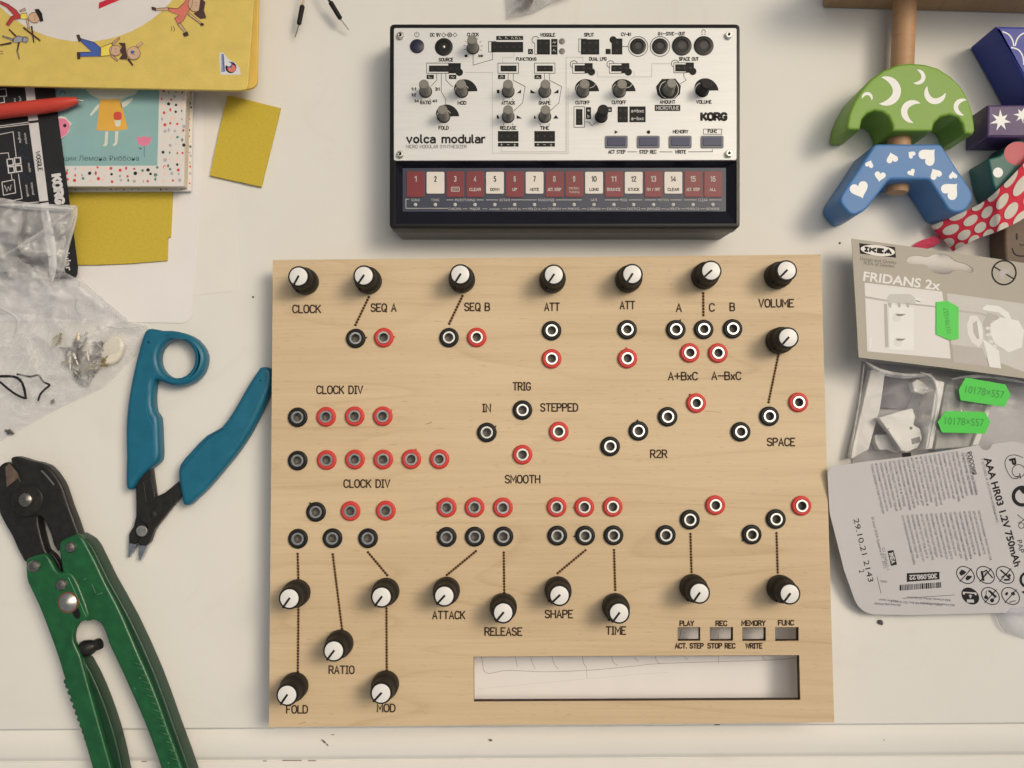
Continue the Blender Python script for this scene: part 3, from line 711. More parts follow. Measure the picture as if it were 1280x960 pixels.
# sockets and buttons
def syn_socket(q, r, pin=False):
    c = P(*q, ZT + .5); at = (c.x, c.y, ZT + .5); k = 1 / 2.27
    g = G(); g.lathe(at, [(r * k, .02), (r * k, .5), (r * k * .93, .62), (r * k * .66, .62), (r * k * .6, .15), (0, .15)], 28)
    o = g.build('jack_socket', M_case, syn, at=at, smooth=40)
    g = G(); g.lathe(at, [(r * k * .42, .2), (r * k * .4, .35), (0, .35)] if not pin else [(r * k * .14, .15), (r * k * .14, .9), (0, 1.0)], 18); g.build('pin' if pin else 'jack_bore', M_screw if pin else M_hole, o, at=at)
syn_socket(zl(400, 208), 60 * pxs, True)
for q in (zr(520, 203), zr(667, 203)): syn_socket(q, 54 * pxs)
for q in (zr(812, 200), zr(958, 200)): syn_socket(q, 66 * pxs)
q = P(*zl(221, 203), ZT + .5); g = G(); g.lathe(q, [(3.9, 0), (3.95, .5), (3.6, .8), (0, .85)], 28); g.build('power_button', mat('dark_blue_rubber', A(30, 30, 52), .5), syn, at=q, smooth=40)
for i in range(4):
    x = 213 * i
    g = G(); g.prism(xy(rnd([zr(300 + x, 797), zr(453 + x, 797), zr(453 + x, 880), zr(300 + x, 880)], 2.5), ZT + 1.1), ZT + .4, ZT + 1.1, .25); q = P(*zr(376 + x, 838), ZT + .5)
    b = g.build('push_button', M_rim, syn, at=q)
    g = G(); g.prism(xy(rnd([zr(314 + x, 808), zr(440 + x, 808), zr(440 + x, 864), zr(314 + x, 864)], 1.0), ZT + 1.5), ZT + 1, ZT + 1.5, .15); g.build('button_top', M_navy, b, at=q)
# header sockets
def header(zz, x0, y0, x1, y1, nx, ny):
    g = G(); q0, q1 = zz(x0, y0), zz(x1, y1)
    g.prism(xy([q0, (q1[0], q0[1]), q1, (q0[0], q1[1])], ZT + .8), ZT + .4, ZT + .8, .08)
    at = P((q0[0] + q1[0]) / 2, (q0[1] + q1[1]) / 2, ZT + .4)
    h = g.build('header_socket', M_ink, syn, at=at)
    g = G(); sf = Surf(ZT + .8)
    for i in range(nx):
        for j in range(ny):
            c = zz(x0 + (x1 - x0) * (i + .5) / nx, y0 + (y1 - y0) * (j + .5) / ny); g.rect(sf, c[0] - 1.1, c[1] - 1.1, c[0] + 1.1, c[1] + 1.1, .03)
    g.build('pin_holes', M_hole, h)
header(zl, 715, 172, 928, 240, 5, 1); header(zl, 1020, 155, 1107, 255, 2, 2); header(zl, 300, 330, 512, 370, 5, 1)
header(zl, 778, 330, 884, 368, 3, 1); header(zl, 1020, 330, 1126, 368, 3, 1); header(zl, 760, 767, 897, 836, 3, 1); header(zl, 1003, 767, 1140, 836, 3, 1)
header(zr, 140, 155, 262, 255, 3, 2); header(zr, 345, 150, 416, 255, 1, 2); header(zr, 98, 328, 218, 368, 3, 1); header(zr, 343, 328, 463, 368, 3, 1); header(zr, 770, 322, 892, 368, 3, 1)
header(zr, 385, 603, 453, 708, 2, 2); header(zr, 107, 620, 150, 725, 1, 3)
for q in (zl(1187, 170), zl(1187, 236)):
    c = P(*q, ZT + .5); g = G(); g.lathe(c, [(1.75, 0), (1.7, .3), (1.2, .5), (0, .55)], 18); g.build('woggle_lamp', M_smoke, syn, at=c, smooth=50)

# printing on the silver plate
g = G(); f = S_fp
def T(zz, t, x0, x1, y, h, sw=5.2): slet(g, f, t, *zz((x0 + x1) / 2, y), (x1 - x0) * pxs, h * pxs, sw * pxs)
def BX(zz, x0, y0, x1, y1): g.rect(f, *zz(x0, y0), *zz(x1, y1))
def LN(zz, pts, w=3.2): g.stroke(f, [zz(*p) for p in pts], w * pxs)
def FR(zz, x0, y0, x1, y1, w=3.6): LN(zz, [(x0, y0), (x1, y0)], w); LN(zz, [(x1, y0), (x1, y1)], w); LN(zz, [(x1, y1), (x0, y1)], w); LN(zz, [(x0, y1), (x0, y0)], w)
def DC(zz, x, y, r, **k): g.disc(f, *zz(x, y), r * pxs, **k)
def RG(zz, x, y, r, w=4, **k): g.ring(f, *zz(x, y), r * pxs, w * pxs, **k)
T(zl, 'DC 9V', 306, 378, 126, 26); RG(zl, 438, 126, 13, 5); LN(zl, [(398, 112), (412, 126), (398, 140), (384, 126), (398, 112)]); LN(zl, [(474, 112), (488, 126), (474, 140), (460, 126), (474, 112)]); LN(zl, [(412, 126), (460, 126)]); DC(zl, 438, 126, 5)
RG(zl, 219, 123, 15, 3.4, a0=-60, a1=240); LN(zl, [(219, 105), (219, 122)])
T(zl, 'CLOCK', 553, 633, 124, 26); T(zl, 'WOGGLE', 1040, 1142, 126, 26); T(zl, 'SOURCE', 364, 462, 291, 26); T(zl, 'FUNCTIONS', 880, 1018, 287, 24)
T(zl, 'RATIO', 240, 315, 577, 26); T(zl, 'MOD', 490, 550, 579, 26); T(zl, 'ATTACK', 782, 874, 579, 26); T(zl, 'SHAPE', 1030, 1112, 579, 26); T(zl, 'FOLD', 363, 432, 746, 26); T(zl, 'RELEASE', 773, 883, 746, 26); T(zl, 'TIME', 1040, 1102, 746, 26)
T(zl, 'volca modular', 147, 678, 820, 62, 12); T(zl, '98', 537, 557, 266, 18); T(zl, '240', 627, 660, 266, 18)
for t_, x, y in (('1:1', 198, 487), ('3:1', 356, 487), ('1:2', 198, 526), ('1:4', 217, 566), ('4:1', 338, 566)): T(zl, t_, x - 16, x + 16, y, 22)
BX(zl, 748, 133, 928, 160); BX(zl, 1115, 153, 1157, 257); BX(zl, 960, 220, 993, 254); BX(zl, 284, 392, 332, 420); BX(zl, 433, 392, 482, 420); BX(zl, 760, 392, 808, 420); BX(zl, 1003, 392, 1050, 420); BX(zl, 760, 845, 897, 871); BX(zl, 1003, 845, 1140, 871)
FR(zl, 697, 170, 748, 240); LN(zl, [(724, 240), (724, 290), (594, 328), (594, 235)]); FR(zl, 284, 314, 430, 382); BX(zl, 430, 314, 512, 382); DC(zl, 502, 375, 25); FR(zl, 760, 314, 897, 382); FR(zl, 1003, 314, 1140, 382)
LN(zl, [(1020, 255), (1005, 255), (1005, 185), (995, 175)]); LN(zl, [(1020, 165), (1054, 165)]); RG(zl, 1011, 160, 24, 4, a0=110, a1=330)
LN(zl, [(352, 384), (352, 428), (312, 468)]); LN(zl, [(382, 384), (382, 505), (413, 558), (408, 590)]); LN(zl, [(413, 384), (413, 428), (458, 472)]); LN(zl, [(828, 384), (828, 440)]); LN(zl, [(862, 384), (862, 428), (941, 470), (924, 580), (862, 636)]); LN(zl, [(1070, 384), (1070, 440)]); LN(zl, [(1103, 384), (1103, 428), (1184, 470), (1166, 580), (1104, 636)])
for a in range(-200, 30, 28):   # tick marks round the clock knob
    LN(zl, [(593 + 52 * math.cos(R(a)), 204 + 52 * math.sin(R(a))), (593 + 64 * math.cos(R(a)), 204 + 64 * math.sin(R(a)))], 3)
for x, y in ((828, 505), (1072, 505), (828, 672), (1072, 672), (278, 505)):
    for s_ in (-1, 1): LN(zl, [(x + s_ * 27, y + 46), (x + s_ * 33, y + 56)], 3)
def fan(zz, cx, cy, r, tx):   # crescent that swells clockwise round a knob
    pts = [(cx + (r - 4 + (tx - r) * k / 17) * math.cos(R(190 + 10 * k)), cy - 4 + (r - 4 + (tx - r) * k / 17) * math.sin(R(190 + 10 * k))) for k in range(18)]
    g.poly(f, [zz(*p) for p in pts + [(cx + r * .5, cy - 2), (cx - r * .7, cy + 22)]])
fan(zl, 520, 505, 58, 108); fan(zl, 400, 672, 58, 106); fan(zr, 153, 505, 57, 112); fan(zr, 397, 505, 57, 112); fan(zr, 950, 500, 58, 112)
g.poly(f, [zr(*p) for p in ((640, 470), (680, 420), (770, 418), (806, 465), (800, 520), (765, 552), (680, 552), (650, 525))])
for q in (((752, 492), (770, 492), (770, 515), (752, 515)), ((752, 684), (752, 660), (762, 662), (770, 684)), ((886, 515), (914, 490), (914, 515)), ((884, 684), (884, 660), (922, 684)), ((976, 515), (976, 490), (1012, 515)), ((1130, 515), (1164, 488), (1164, 515)), ((998, 684), (1004, 660), (1015, 684)), ((1128, 684), (1146, 660), (1164, 684))):
    g.poly(f, [zl(*p) for p in q])
T(zr, 'SPLIT', 160, 227, 125, 26); T(zr, 'CV-IN', 407, 474, 122, 26); T(zr, 'IN', 653, 682, 118, 26); T(zr, 'SYNC', 706, 762, 118, 26); T(zr, 'OUT', 790, 834, 118, 26); LN(zr, [(685, 118), (703, 118)], 4); LN(zr, [(766, 118), (786, 118)], 4)
RG(zr, 957, 104, 12, 4, a0=140, a1=400); LN(zr, [(944, 122), (951, 122)], 4); LN(zr, [(963, 122), (970, 122)], 4)
T(zr, 'DUAL LPG', 194, 311, 286, 26); T(zr, 'SPACE OUT', 792, 926, 286, 26); T(zr, 'CUTOFF', 102, 200, 577, 26); T(zr, 'CUTOFF', 344, 442, 576, 26); T(zr, 'AMOUNT', 664, 770, 573, 26); T(zr, 'VOLUME', 908, 1012, 573, 26)
BX(zr, 632, 593, 802, 633); T(zr, 'KORG', 935, 1117, 671, 60, 17); T(zr, 'MEMORY', 751, 856, 771, 26); T(zr, 'FUNC', 985, 1048, 769, 24); FR(zr, 957, 754, 1078, 788)
T(zr, 'ACT STEP', 320, 437, 906, 26); T(zr, 'STEP REC', 528, 645, 906, 26); T(zr, 'WRITE', 766, 842, 906, 26)
LN(zr, [(450, 906), (512, 906)], 4); LN(zr, [(665, 906), (748, 906)], 4); LN(zr, [(855, 906), (1016, 905), (1016, 890)], 4)
g.poly(f, [zr(364, 762), zr(388, 774), zr(364, 786)]); DC(zr, 590, 774, 12)
RG(zr, 520, 203, 66, 4); RG(zr, 667, 203, 66, 4); LN(zr, [(416, 203), (452, 203)], 4)
FR(zr, 125, 153, 178, 240); BX(zr, 345, 150, 416, 255); DC(zr, 354, 158, 24); BX(zr, 304, 219, 338, 254)
for dx, dy in ((0, 0), (245, 0), (675, -4)):
    FR(zr, 84 + dx, 316 + dy, 166 + dx, 382 + dy); BX(zr, 165 + dx, 314 + dy, 218 + dx, 382 + dy); DC(zr, 210 + dx, 373 + dy, 25); RG(zr, 92 + dx, 322 + dy, 24, 4, a0=110, a1=340)
LN(zr, [(825, 382), (825, 405), (842, 428), (802, 452)]); FR(zr, 93, 605, 164, 742); BX(zr, 172, 608, 207, 687); BX(zr, 315, 607, 346, 640); BX(zr, 463, 603, 571, 708); LN(zr, [(165, 706), (190, 706), (214, 732), (240, 708)])
g.build('printed_lettering', M_ink, fplate)
g = G()
slet(g, f, 'MICRO MODULAR SYNTHESIZER', *zl(349, 871), 405 * pxs, 24 * pxs, 3.4 * pxs)
g.build('printed_line', M_ink2, fplate); g = G()
LN(zl, [(722, 376), (540, 376)], 2.6); LN(zl, [(722, 376), (722, 915), (1227, 915), (1227, 890)], 2.6); LN(zl, [(782, 905), (1215, 905), (1215, 275), (1240, 275)], 2.6); LN(zl, [(790, 312), (790, 275), (866, 275), (866, 245)], 2.6); LN(zl, [(782, 875), (782, 905)], 2.6)
LN(zr, [(0, 905), (40, 905), (40, 275), (152, 275), (152, 305)], 2.6); LN(zr, [(0, 915), (54, 915), (54, 480)], 2.6); LN(zr, [(250, 372), (250, 406), (612, 406), (612, 318), (742, 318)], 2.6); LN(zr, [(494, 372), (494, 404)], 2.6)
g.build('printed_line', mat('fine_grey_print', (.40, .39, .37), .6), fplate)
g = G()
def TW(zz, t, x0, x1, y, h): slet(g, f, t, *zz((x0 + x1) / 2, y), (x1 - x0) * pxs, h * pxs, 4.2 * pxs, off=.16)
TW(zr, 'MICROTUNE', 640, 795, 613, 26); TW(zr, 'a+b×c', 474, 560, 632, 24); TW(zr, 'a−b×c', 474, 560, 683, 24); TW(zr, 'c', 322, 338, 624, 16); TW(zr, 'a', 182, 197, 628, 16); TW(zr, 'b', 182, 197, 668, 20)
for x in (774, 816, 857): g.stroke(f, [zl(x - 8, 150), zl(x - 4, 140), zl(x + 8, 152)], 3 * pxs, .16)
for q in ([(876, 153), (876, 141), (886, 141), (886, 153), (894, 153)], [(904, 141), (904, 153), (918, 153)], [(300, 400), (300, 412), (318, 412)], [(446, 408), (454, 400), (460, 412), (470, 404)], [(772, 412), (780, 412), (780, 400), (792, 400), (792, 412)], [(1014, 412), (1026, 400), (1026, 412), (1040, 412)], [(968, 245), (976, 230), (984, 245)], [(1125, 180), (1132, 168), (1138, 182), (1148, 170)], [(1126, 234), (1132, 222), (1146, 240)], [(1195 - 75, 200), (1150, 200)]):
    g.stroke(f, [zl(*p) for p in q], 3.2 * pxs, .16)
for x in (0, 243):
    for xx, s_ in ((784, '+'), (828, '−'), (872, '±')): g.text(f, s_, *zl(xx + x, 858), w=16 * pxs, off=.16)
for cx, cy in ((153, 500), (397, 500)): g.stroke(f, [zr(cx - 46, cy + 2), zr(cx - 44, cy - 24), zr(cx - 28, cy - 44)], 4 * pxs, .16); g.stroke(f, [zr(cx + 46, cy - 20), zr(cx + 70, cy - 28), zr(cx + 86, cy - 46)], 4 * pxs, .16)
g.ring(f, *zr(722, 490), 68 * pxs, 4.5 * pxs, .16, a0=-60, a1=70); g.ring(f, *zr(722, 490), 58 * pxs, 4.5 * pxs, .16, a0=110, a1=250); g.ring(f, *zr(950, 495), 50 * pxs, 4.5 * pxs, .16, a0=150, a1=250)
g.ring(f, *zl(520, 505), 48 * pxs, 4 * pxs, .16, a0=150, a1=330); g.ring(f, *zl(400, 672), 48 * pxs, 4 * pxs, .16, a0=150, a1=330)
g.build('white_lettering', M_pale, fplate)

# ------------------------------------------------------------------ left side: felt, books, card, pen
def thing_mesh(g, name, m, label, cat, group=None, smooth=None): return tag(g.build(name, m, smooth=smooth), label, cat, group)
M_felt = mat('mustard_felt', (0.56, 0.43, 0.06), 0.95, var=0.06, vscale=700, bump=.28, bscale=1800, spec=.1)
g = G(); g.prism(xy([(283.5, 118.7), (305, 123), (327, 128.6), (350, 134.4), (338, 184), (326, 232.8), (306, 228.5), (290, 225), (261.5, 218.8), (272, 168)], 3), 0.7, 2.2, .2, zf=lambda x, y: 0.0)
thing_mesh(g, 'felt_scrap', M_felt, 'tilted mustard felt rectangle lying alone right of the polka dot book', 'felt scrap')
g = G(); g.prism(xy([(60, 225), (215.5, 225), (214.5, 262), (213, 296), (209.5, 297), (209, 325.5), (160, 329.5), (120, 331), (60, 331)], 2), .6, 2.0, .2)
thing_mesh(g, 'felt_scrap', M_felt, 'mustard felt piece on white paper tucked under the polka dot book and black card', 'felt scrap')

# white book with polka dots
z1 = zm(0, 0, 1280 / 360.)
M_dotw = mat('white_card_cover', (0.72, 0.69, 0.67), 0.5, var=0.03, vscale=60)
M_teal = mat('teal_print', A(133, 165, 158), 0.55, var=0.05, vscale=80)
DZ = 13.0; S_dot = Surf(DZ)
bk = [(-40, 40), z1(823, 40), z1(826, 400), z1(815, 828), (86, 233), (-40, 233.5)]
c0 = P(60, 140, 0)
book = empty('polka_dot_book', (c0.x, c0.y, 2.1), 'white book with polka dot border and teal front showing an orange dress', 'book')
g = G(); g.prism(xy(rnd(bk, 1.5), DZ), DZ - 1.6, DZ, .3); g.build('front_cover', M_dotw, book)
bk2 = [(-40, 40), z1(858, 40), z1(858, 400), z1(850, 850), (86, 240), (-40, 240)]
g = G(); g.prism(xy(rnd(bk2, 1.5), 3.5), 2.1, 3.7, .3); g.build('back_cover', M_dotw, book)
bk3 = [(-40, 40), z1(815, 40), z1(818, 400), z1(806, 818), (86, 230), (-40, 230)]
g = G(); g.prism(xy(bk3, DZ), 3.7, DZ - 1.6); g.build('page_block', mat('page_edges', (.62, .56, .46), .8, var=.15, vscale=1500), book)
g = G(); g.poly(S_dot, [z1(x, y) for x, y in ((-100, 40), (709, 40), (708, 400), (699, 736), (-100, 738))], .03); tf = g.build('teal_front', M_teal, book)
rr = random.Random(3)
pal = {'red_dot': A(200, 70, 60), 'black_dot': (.02, .02, .02), 'green_dot': A(90, 120, 100), 'grey_dot': A(170, 160, 160), 'peach_dot': A(226, 190, 170)}
pm = {k: mat(k, c, .6) for k, c in pal.items()}
gs = {k: G() for k in pal}
cells = [(x, y) for x in range(727, 815, 28) for y in range(405, 740, 30)] + [(x, y) for x in range(300, 815, 33) for y in range(752, 822, 24)]
for x, y in cells:
    k = rr.choices(list(pal), [3, 2, 2, 2, 3])[0]; u, v = z1(x + rr.uniform(-8, 8), y + rr.uniform(-8, 8)); r = rr.uniform(1.3, 2.4)
    if rr.random() < .35: gs[k].poly(S_dot, [(u, v - r * 1.4), (u + r * .8, v), (u, v + r * 1.4), (u - r * .8, v)], .06)
    else: gs[k].disc(S_dot, u, v, r, .06, 10)
S_b3 = Surf(3.7)
for i in range(18):
    k = rr.choices(list(pal), [3, 2, 2, 2, 3])[0]; u, v = z1(rr.uniform(838, 852), 410 + i * 24 + rr.uniform(-6, 6)); gs[k].disc(S_b3, u, v, rr.uniform(1.0, 1.7), .05, 10)
for i in range(16):
    k = rr.choices(list(pal), [3, 2, 2, 2, 3])[0]; u, v = z1(330 + i * 32 + rr.uniform(-6, 6), 842); gs[k].disc(S_b3, u, v, rr.uniform(.8, 1.3), .05, 10)
for k in pal:
    gs[k].build('polka_dots', pm[k], book)['kind'] = 'stuff'
def flat(parent, name, m, sf, pts, off=.06, sm=0):
    g = G(); p = [z1(*q) for q in pts]
    g.poly(sf, spl(p, sm) if sm else p, off); return g.build(name, m, parent)
M_orange = mat('orange_print', A(214, 160, 62), .6, var=.06); M_skin = mat('pale_print_skin', A(205, 200, 178), .6); M_pinkp = mat('pink_print', A(214, 120, 140), .6)
flat(book, 'printed_dress', M_orange, S_dot, [(445, 442), (533, 440), (550, 500), (568, 574), (500, 582), (429, 579), (438, 500)])
flat(book, 'printed_leg', M_skin, S_dot, [(468, 584), (481, 584), (478, 640), (470, 650), (455, 648), (465, 636)])
flat(book, 'printed_leg', M_skin, S_dot, [(512, 583), (527, 583), (522, 636), (512, 648), (499, 646), (510, 634)])
flat(book, 'printed_arm', M_skin, S_dot, [(443, 458), (444, 474), (405, 516), (399, 510), (425, 474)]); flat(book, 'printed_arm', M_skin, S_dot, [(535, 460), (588, 433), (592, 442), (560, 472), (540, 480)])
flat(book, 'printed_collar', M_skin, S_dot, [(380, 395), (620, 395), (600, 420), (540, 440), (440, 440), (400, 420)], .05)
flat(book, 'printed_flower', M_pinkp, S_dot, [(606, 606), (622, 612), (640, 604), (656, 612), (674, 604), (668, 634), (652, 648), (628, 648), (612, 636)])
g = G(); g.stroke(S_dot, [z1(641, 648), z1(641, 697)], .7); g.poly(S_dot, [z1(614, 655), z1(630, 658), z1(626, 666)]); g.text(S_dot, 'ции Лемона Риббона', *z1(618, 703), w=94, h=6.2, al='r', off=.1); g.ring(S_dot, *z1(279, 418), 3.4, 1.0, .06, a0=180, a1=360); g.build('printed_lettering', mat('dark_teal_print', A(66, 92, 88), .6), book)
g = G(); g.poly(S_dot, spl([z1(508, 500), z1(538, 500), z1(538, 530), z1(508, 530)], 3), .1); g.build('dress_pocket', pm['red_dot'], book)
g = G(); g.poly(S_dot, [z1(508, 534), z1(538, 534), z1(534, 562), z1(514, 562)], .1); g.build('dress_pocket', M_skin, book)
g = G(); q = [z1(255, 530), z1(290, 522), z1(308, 540), z1(322, 552), z1(312, 565), z1(306, 592), z1(285, 612), z1(255, 615)]
g.prism(on(S_dot, spl(q, 3)), DZ + .2, DZ + 1.0, .1); brd = g.build('bird_sticker', M_dotw, book)
g = G(); q = [z1(255, 534), z1(288, 528), z1(304, 545), z1(310, 554), z1(301, 588), z1(282, 606), z1(255, 609)]; g.poly(Surf(DZ + 1.0), spl(q, 3), .03); g.build('pink_body', M_pinkp, brd)
g = G(); g.disc(Surf(DZ + 1.0), *z1(288, 558), 2.2, .1, 12); g.build('eye', M_ink, brd)

# yellow picture book on top
YZ = 24.0; S_yel = Surf(YZ)
M_yel = mat('yellow_linen_cover', (0.68, 0.52, 0.13), 0.6, var=0.05, vscale=120, bump=.25, bscale=900)
M_yel2 = mat('yellow_back_cover', (0.68, 0.47, 0.10), 0.6, var=.05)
c0 = P(120, 40, 0)
yb = empty('picture_book', (c0.x, c0.y, 14.2), 'yellow picture book with small drawn children around a white circle', 'book')
g = G(); g.prism(xy(rnd([(-80, -80), z1(1128, -200), z1(1128, 0), z1(1100, 395), z1(1068, 402), z1(500, 391), (0, 107), (-80, 107)], [0, 0, 0, 8, 8, 0, 0, 0], 5), YZ), YZ - 2, YZ, .4, bres=2); g.build('front_cover', M_yel, yb, smooth=40)
g = G(); g.prism(xy(rnd([(-80, -80), z1(1160, -200), z1(1150, 0), z1(1143, 385), z1(1085, 402), z1(500, 380), (0, 103), (-80, 103)], [0, 0, 0, 9, 9, 0, 0, 0], 5), 16), 14.2, 16.2, .5); g.build('back_cover', M_yel2, yb, smooth=40)
g = G(); g.prism(xy([(-80, -80), z1(1090, -200), z1(1085, 360), (0, 97), (-80, 97)], YZ), 16.2, YZ - 2); g.build('page_block', mat('book_pages', (.66, .60, .50), .8, var=.15, vscale=1500), yb)
cen = z1(370, -330)
g = G(); g.poly(S_yel, [(cen[0] + 145 * math.cos(R(a)), cen[1] + 145 * math.sin(R(a))) for a in range(0, 360, 6)], .03); g.build('white_circle', M_dotw, yb)
M_skn = mat('print_tan', A(196, 158, 124), .6); M_redp = mat('print_red', A(176, 52, 50), .6); M_bluep = mat('print_blue', A(62, 86, 150), .6); M_hair = mat('print_brown', A(70, 42, 38), .6); M_yelp = mat('print_lemon', A(224, 200, 80), .6); M_salm = mat('print_salmon', A(205, 110, 90), .6); M_grp = mat('print_grey', A(150, 150, 150), .6)
def kid(parts, name):
    """one small printed child: the first shape carries the others"""
    root = None
    for i, (nm, m, pts) in enumerate(parts):
        g = G(); g.poly(S_yel, [z1(*p) for p in pts], .06 + .05 * i)
        if root is None: root = g.build(name, m, yb)
        else: g.build(nm, m, root)
    g = G()
    for nm, m, pts in parts:
        if len(pts) > 3: g.stroke(S_yel, [z1(*p) for p in pts + pts[:1]], .45, .5)
        if 'face' in nm:
            x, y = sum(p[0] for p in pts) / len(pts), sum(p[1] for p in pts) / len(pts)
            for d in (-7, 7): g.disc(S_yel, *z1(x + 3, y + d), .6, .55, 8)
    g.build('outline', M_hair, root)
    return root
def limb(a, b, w): 
    d = Vector((b[0] - a[0], b[1] - a[1])); nrm = Vector((-d.y, d.x)).normalized() * w
    return [(a[0] + nrm.x, a[1] + nrm.y), (b[0] + nrm.x * .7, b[1] + nrm.y * .7), (b[0] - nrm.x * .7, b[1] - nrm.y * .7), (a[0] - nrm.x, a[1] - nrm.y)]
def blob(x, y, r, ry=None, n=12): return [(x + r * math.cos(2 * math.pi * i / n), y + (ry or r) * math.sin(2 * math.pi * i / n)) for i in range(n)]
# sprinter in blue trousers carrying a baby
kid([('t', M_bluep, [(447, 212), (445, 250), (350, 252), (352, 232), (408, 230), (360, 186), (352, 168), (420, 188)]), ('shoe', M_hair, [(342, 232), (356, 232), (356, 262), (344, 264)]), ('shoe', M_hair, [(340, 156), (352, 154), (362, 180), (350, 186)]),
     ('shirt', M_yelp, [(448, 210), (500, 190), (490, 245), (448, 250)]), ('arm', M_skn, limb((498, 196), (530, 168), 5)), ('arm', M_skn, limb((495, 245), (522, 270), 5)), ('face', M_skn, blob(512, 224, 27, 24)), ('hair', M_hair, [(528, 190), (556, 192), (560, 225), (566, 262), (530, 262), (545, 240), (532, 225), (544, 208)]), ('baby_face', M_skn, blob(594, 236, 30)),
     ('baby_arm', M_skn, limb((610, 205), (632, 188), 7)), ('dummy', M_bluep, blob(588, 232, 7)), ('hand', M_hair, limb((570, 262), (590, 290), 4))], 'printed_child')
# cartwheeling girl in a red dress
kid([('d', M_salm, [(748, 34), (790, 38), (822, 8), (830, -30), (860, -20), (852, 30), (835, 55), (815, 92), (790, 108), (776, 80), (796, 68), (752, 50)]), ('leg', M_skn, limb((748, 40), (690, 42), 7)), ('shoe', M_hair, [(674, 30), (692, 34), (694, 48), (676, 44)]), ('leg', M_skn, limb((795, 104), (828, 148), 7)), ('shoe', M_hair, [(812, 150), (832, 140), (838, 156), (820, 162)]),
     ('face', M_skn, blob(868, 18, 32, 34)), ('hair', M_hair, [(892, -10), (912, 10), (905, 45), (916, 78), (890, 82), (862, 60), (884, 48)]), ('arm', M_skn, limb((838, 60), (895, 105), 5)), ('hand', M_hair, blob(898, 108, 8, 5))], 'printed_child')
# boy in red trousers with dark cap, on crutches
kid([('t', M_redp, [(2, 4), (36, 18), (72, 44), (92, 70), (88, 84), (60, 88), (38, 116), (26, 108), (48, 74), (62, 68), (30, 34), (0, 18)]), ('shirt', M_yelp, [(90, 62), (118, 56), (122, 84), (92, 84)]), ('arm', M_skn, limb((120, 84), (128, 128), 5)), ('arm', M_skn, limb((112, 40), (88, 50), 5)), ('face', M_skn, blob(152, 78, 26, 24)), ('cap', M_ink, [(154, 42), (172, 40), (186, 60), (192, 92), (180, 96), (168, 70)]),
     ('crutch', M_hair, limb((104, 122), (178, 180), 3)), ('crutch', M_hair, limb((140, 116), (150, 188), 3))], 'printed_child')
kid([('s', M_grp, [(58, 170), (80, 158), (105, 165), (100, 184), (70, 190), (52, 184)]), ('face', M_grp, blob(112, 176, 14)), ('leg', M_grp, limb((60, 178), (10, 160), 4)), ('leg', M_hair, limb((84, 188), (76, 226), 3)), ('leg', M_grp, limb((76, 226), (86, 262), 3)), ('arm', M_hair, limb((70, 160), (40, 130), 3)), ('leg', M_hair, limb((50, 190), (0, 200), 3))], 'printed_child')
flat(yb, 'printed_stroke', mat('crimson_print', A(190, 30, 50), .6), S_yel, [(440, 12), (438, 40), (560, -12), (540, -30), (470, 0)], .08)
for q in ([(760, 118), (764, 128), (760, 138)], [(770, 116), (776, 128), (772, 140)], [(0, 228), (14, 228)], [(0, 240), (14, 239)]):
    g = G(); g.stroke(S_yel, [z1(*p) for p in q], .7, .06); g.build('motion_mark', M_hair, yb)
lg = flat(yb, 'publisher_badge', mat('badge_white', (.68, .69, .72), .5), S_yel, [(974, 236), (992, 232), (1014, 262), (1048, 282), (1066, 304), (1070, 332), (980, 332)], .06)
for nm, m, pts, k in (('badge_blue', M_bluep, [(984, 240), (994, 240), (1000, 318), (984, 320)], .1), ('badge_oval', M_ink, blob(1026, 300, 25, 26), .1), ('badge_oval', M_bluep, blob(1022, 288, 12, 14), .15), ('badge_orange', M_salm, blob(1030, 304, 19, 17), .14), ('badge_oval', M_dotw, blob(1016, 286, 12, 9), .2)):
    g = G(); g.poly(S_yel, [z1(*p) for p in pts], k); g.build(nm, m, lg)
g = G(); g.text(S_yel, 'РОБИНС', *z1(987, 284), w=22, h=2.6, ang=84, off=.24); g.build('badge_lettering', M_dotw, lg)

# black quick reference card, bent over the edge of the book
S_c1 = plane3((60, 110, DZ + 1.1), (0, 112, DZ + 1.1), (80, 236, DZ + 1.3)); S_c2 = plane3((80, 236, DZ + 1.3), (0, 236, DZ + 1.3), (96, 346, 5))
M_card = mat('black_card', (0.017, 0.017, 0.019), 0.4, var=0.1, vscale=200)
c0 = P(40, 230, 0)
rc = empty('reference_card', (c0.x, c0.y, 3), 'black printed reference card with white diagrams leaning over the polka dot book', 'card')
g = G()
def cardtop(u, v): return (S_c1 if v <= 236 else S_c2).at(u, v)
rows = [(-90, 66, 95), (-90, 68, 110), (-90, 76, 172), (-90, 84.6, 236), (-90, 93, 300), (-90, 97.3, 334), (-90, 96.6, 343), (-90, 93, 348.5)]
vs = [];
for a, b, v in rows: vs += [cardtop(a, v), cardtop(b, v)]
n = len(vs); vs += [v - Vector((0, 0, .35)) for v in vs]
fs = [(2 * i, 2 * i + 1, 2 * i + 3, 2 * i + 2) for i in range(len(rows) - 1)]
fs += [tuple(k + n for k in f) for f in fs] + [(2 * i + 1, 2 * i + 3, 2 * i + 3 + n, 2 * i + 1 + n) for i in range(len(rows) - 1)] + [(n - 2, n - 1, 2 * n - 1, 2 * n - 2), (0, 1, 1 + n, n)]
g.add(vs, fs); g.build('card_sheet', M_card, rc)
M_cw = mat('card_white_print', (.66, .64, .64), .55)
z4c = zm(0, 100, 6.0)
g = G(); f = S_c1
for q in ([(184, 40), (255, 40), (268, 150), (200, 155)], [(208, 262), (280, 258), (286, 300), (214, 308)], [(216, 326), (288, 318), (362, 905), (296, 912)]):
    g.poly(f, [z4c(*p) for p in q], .05)
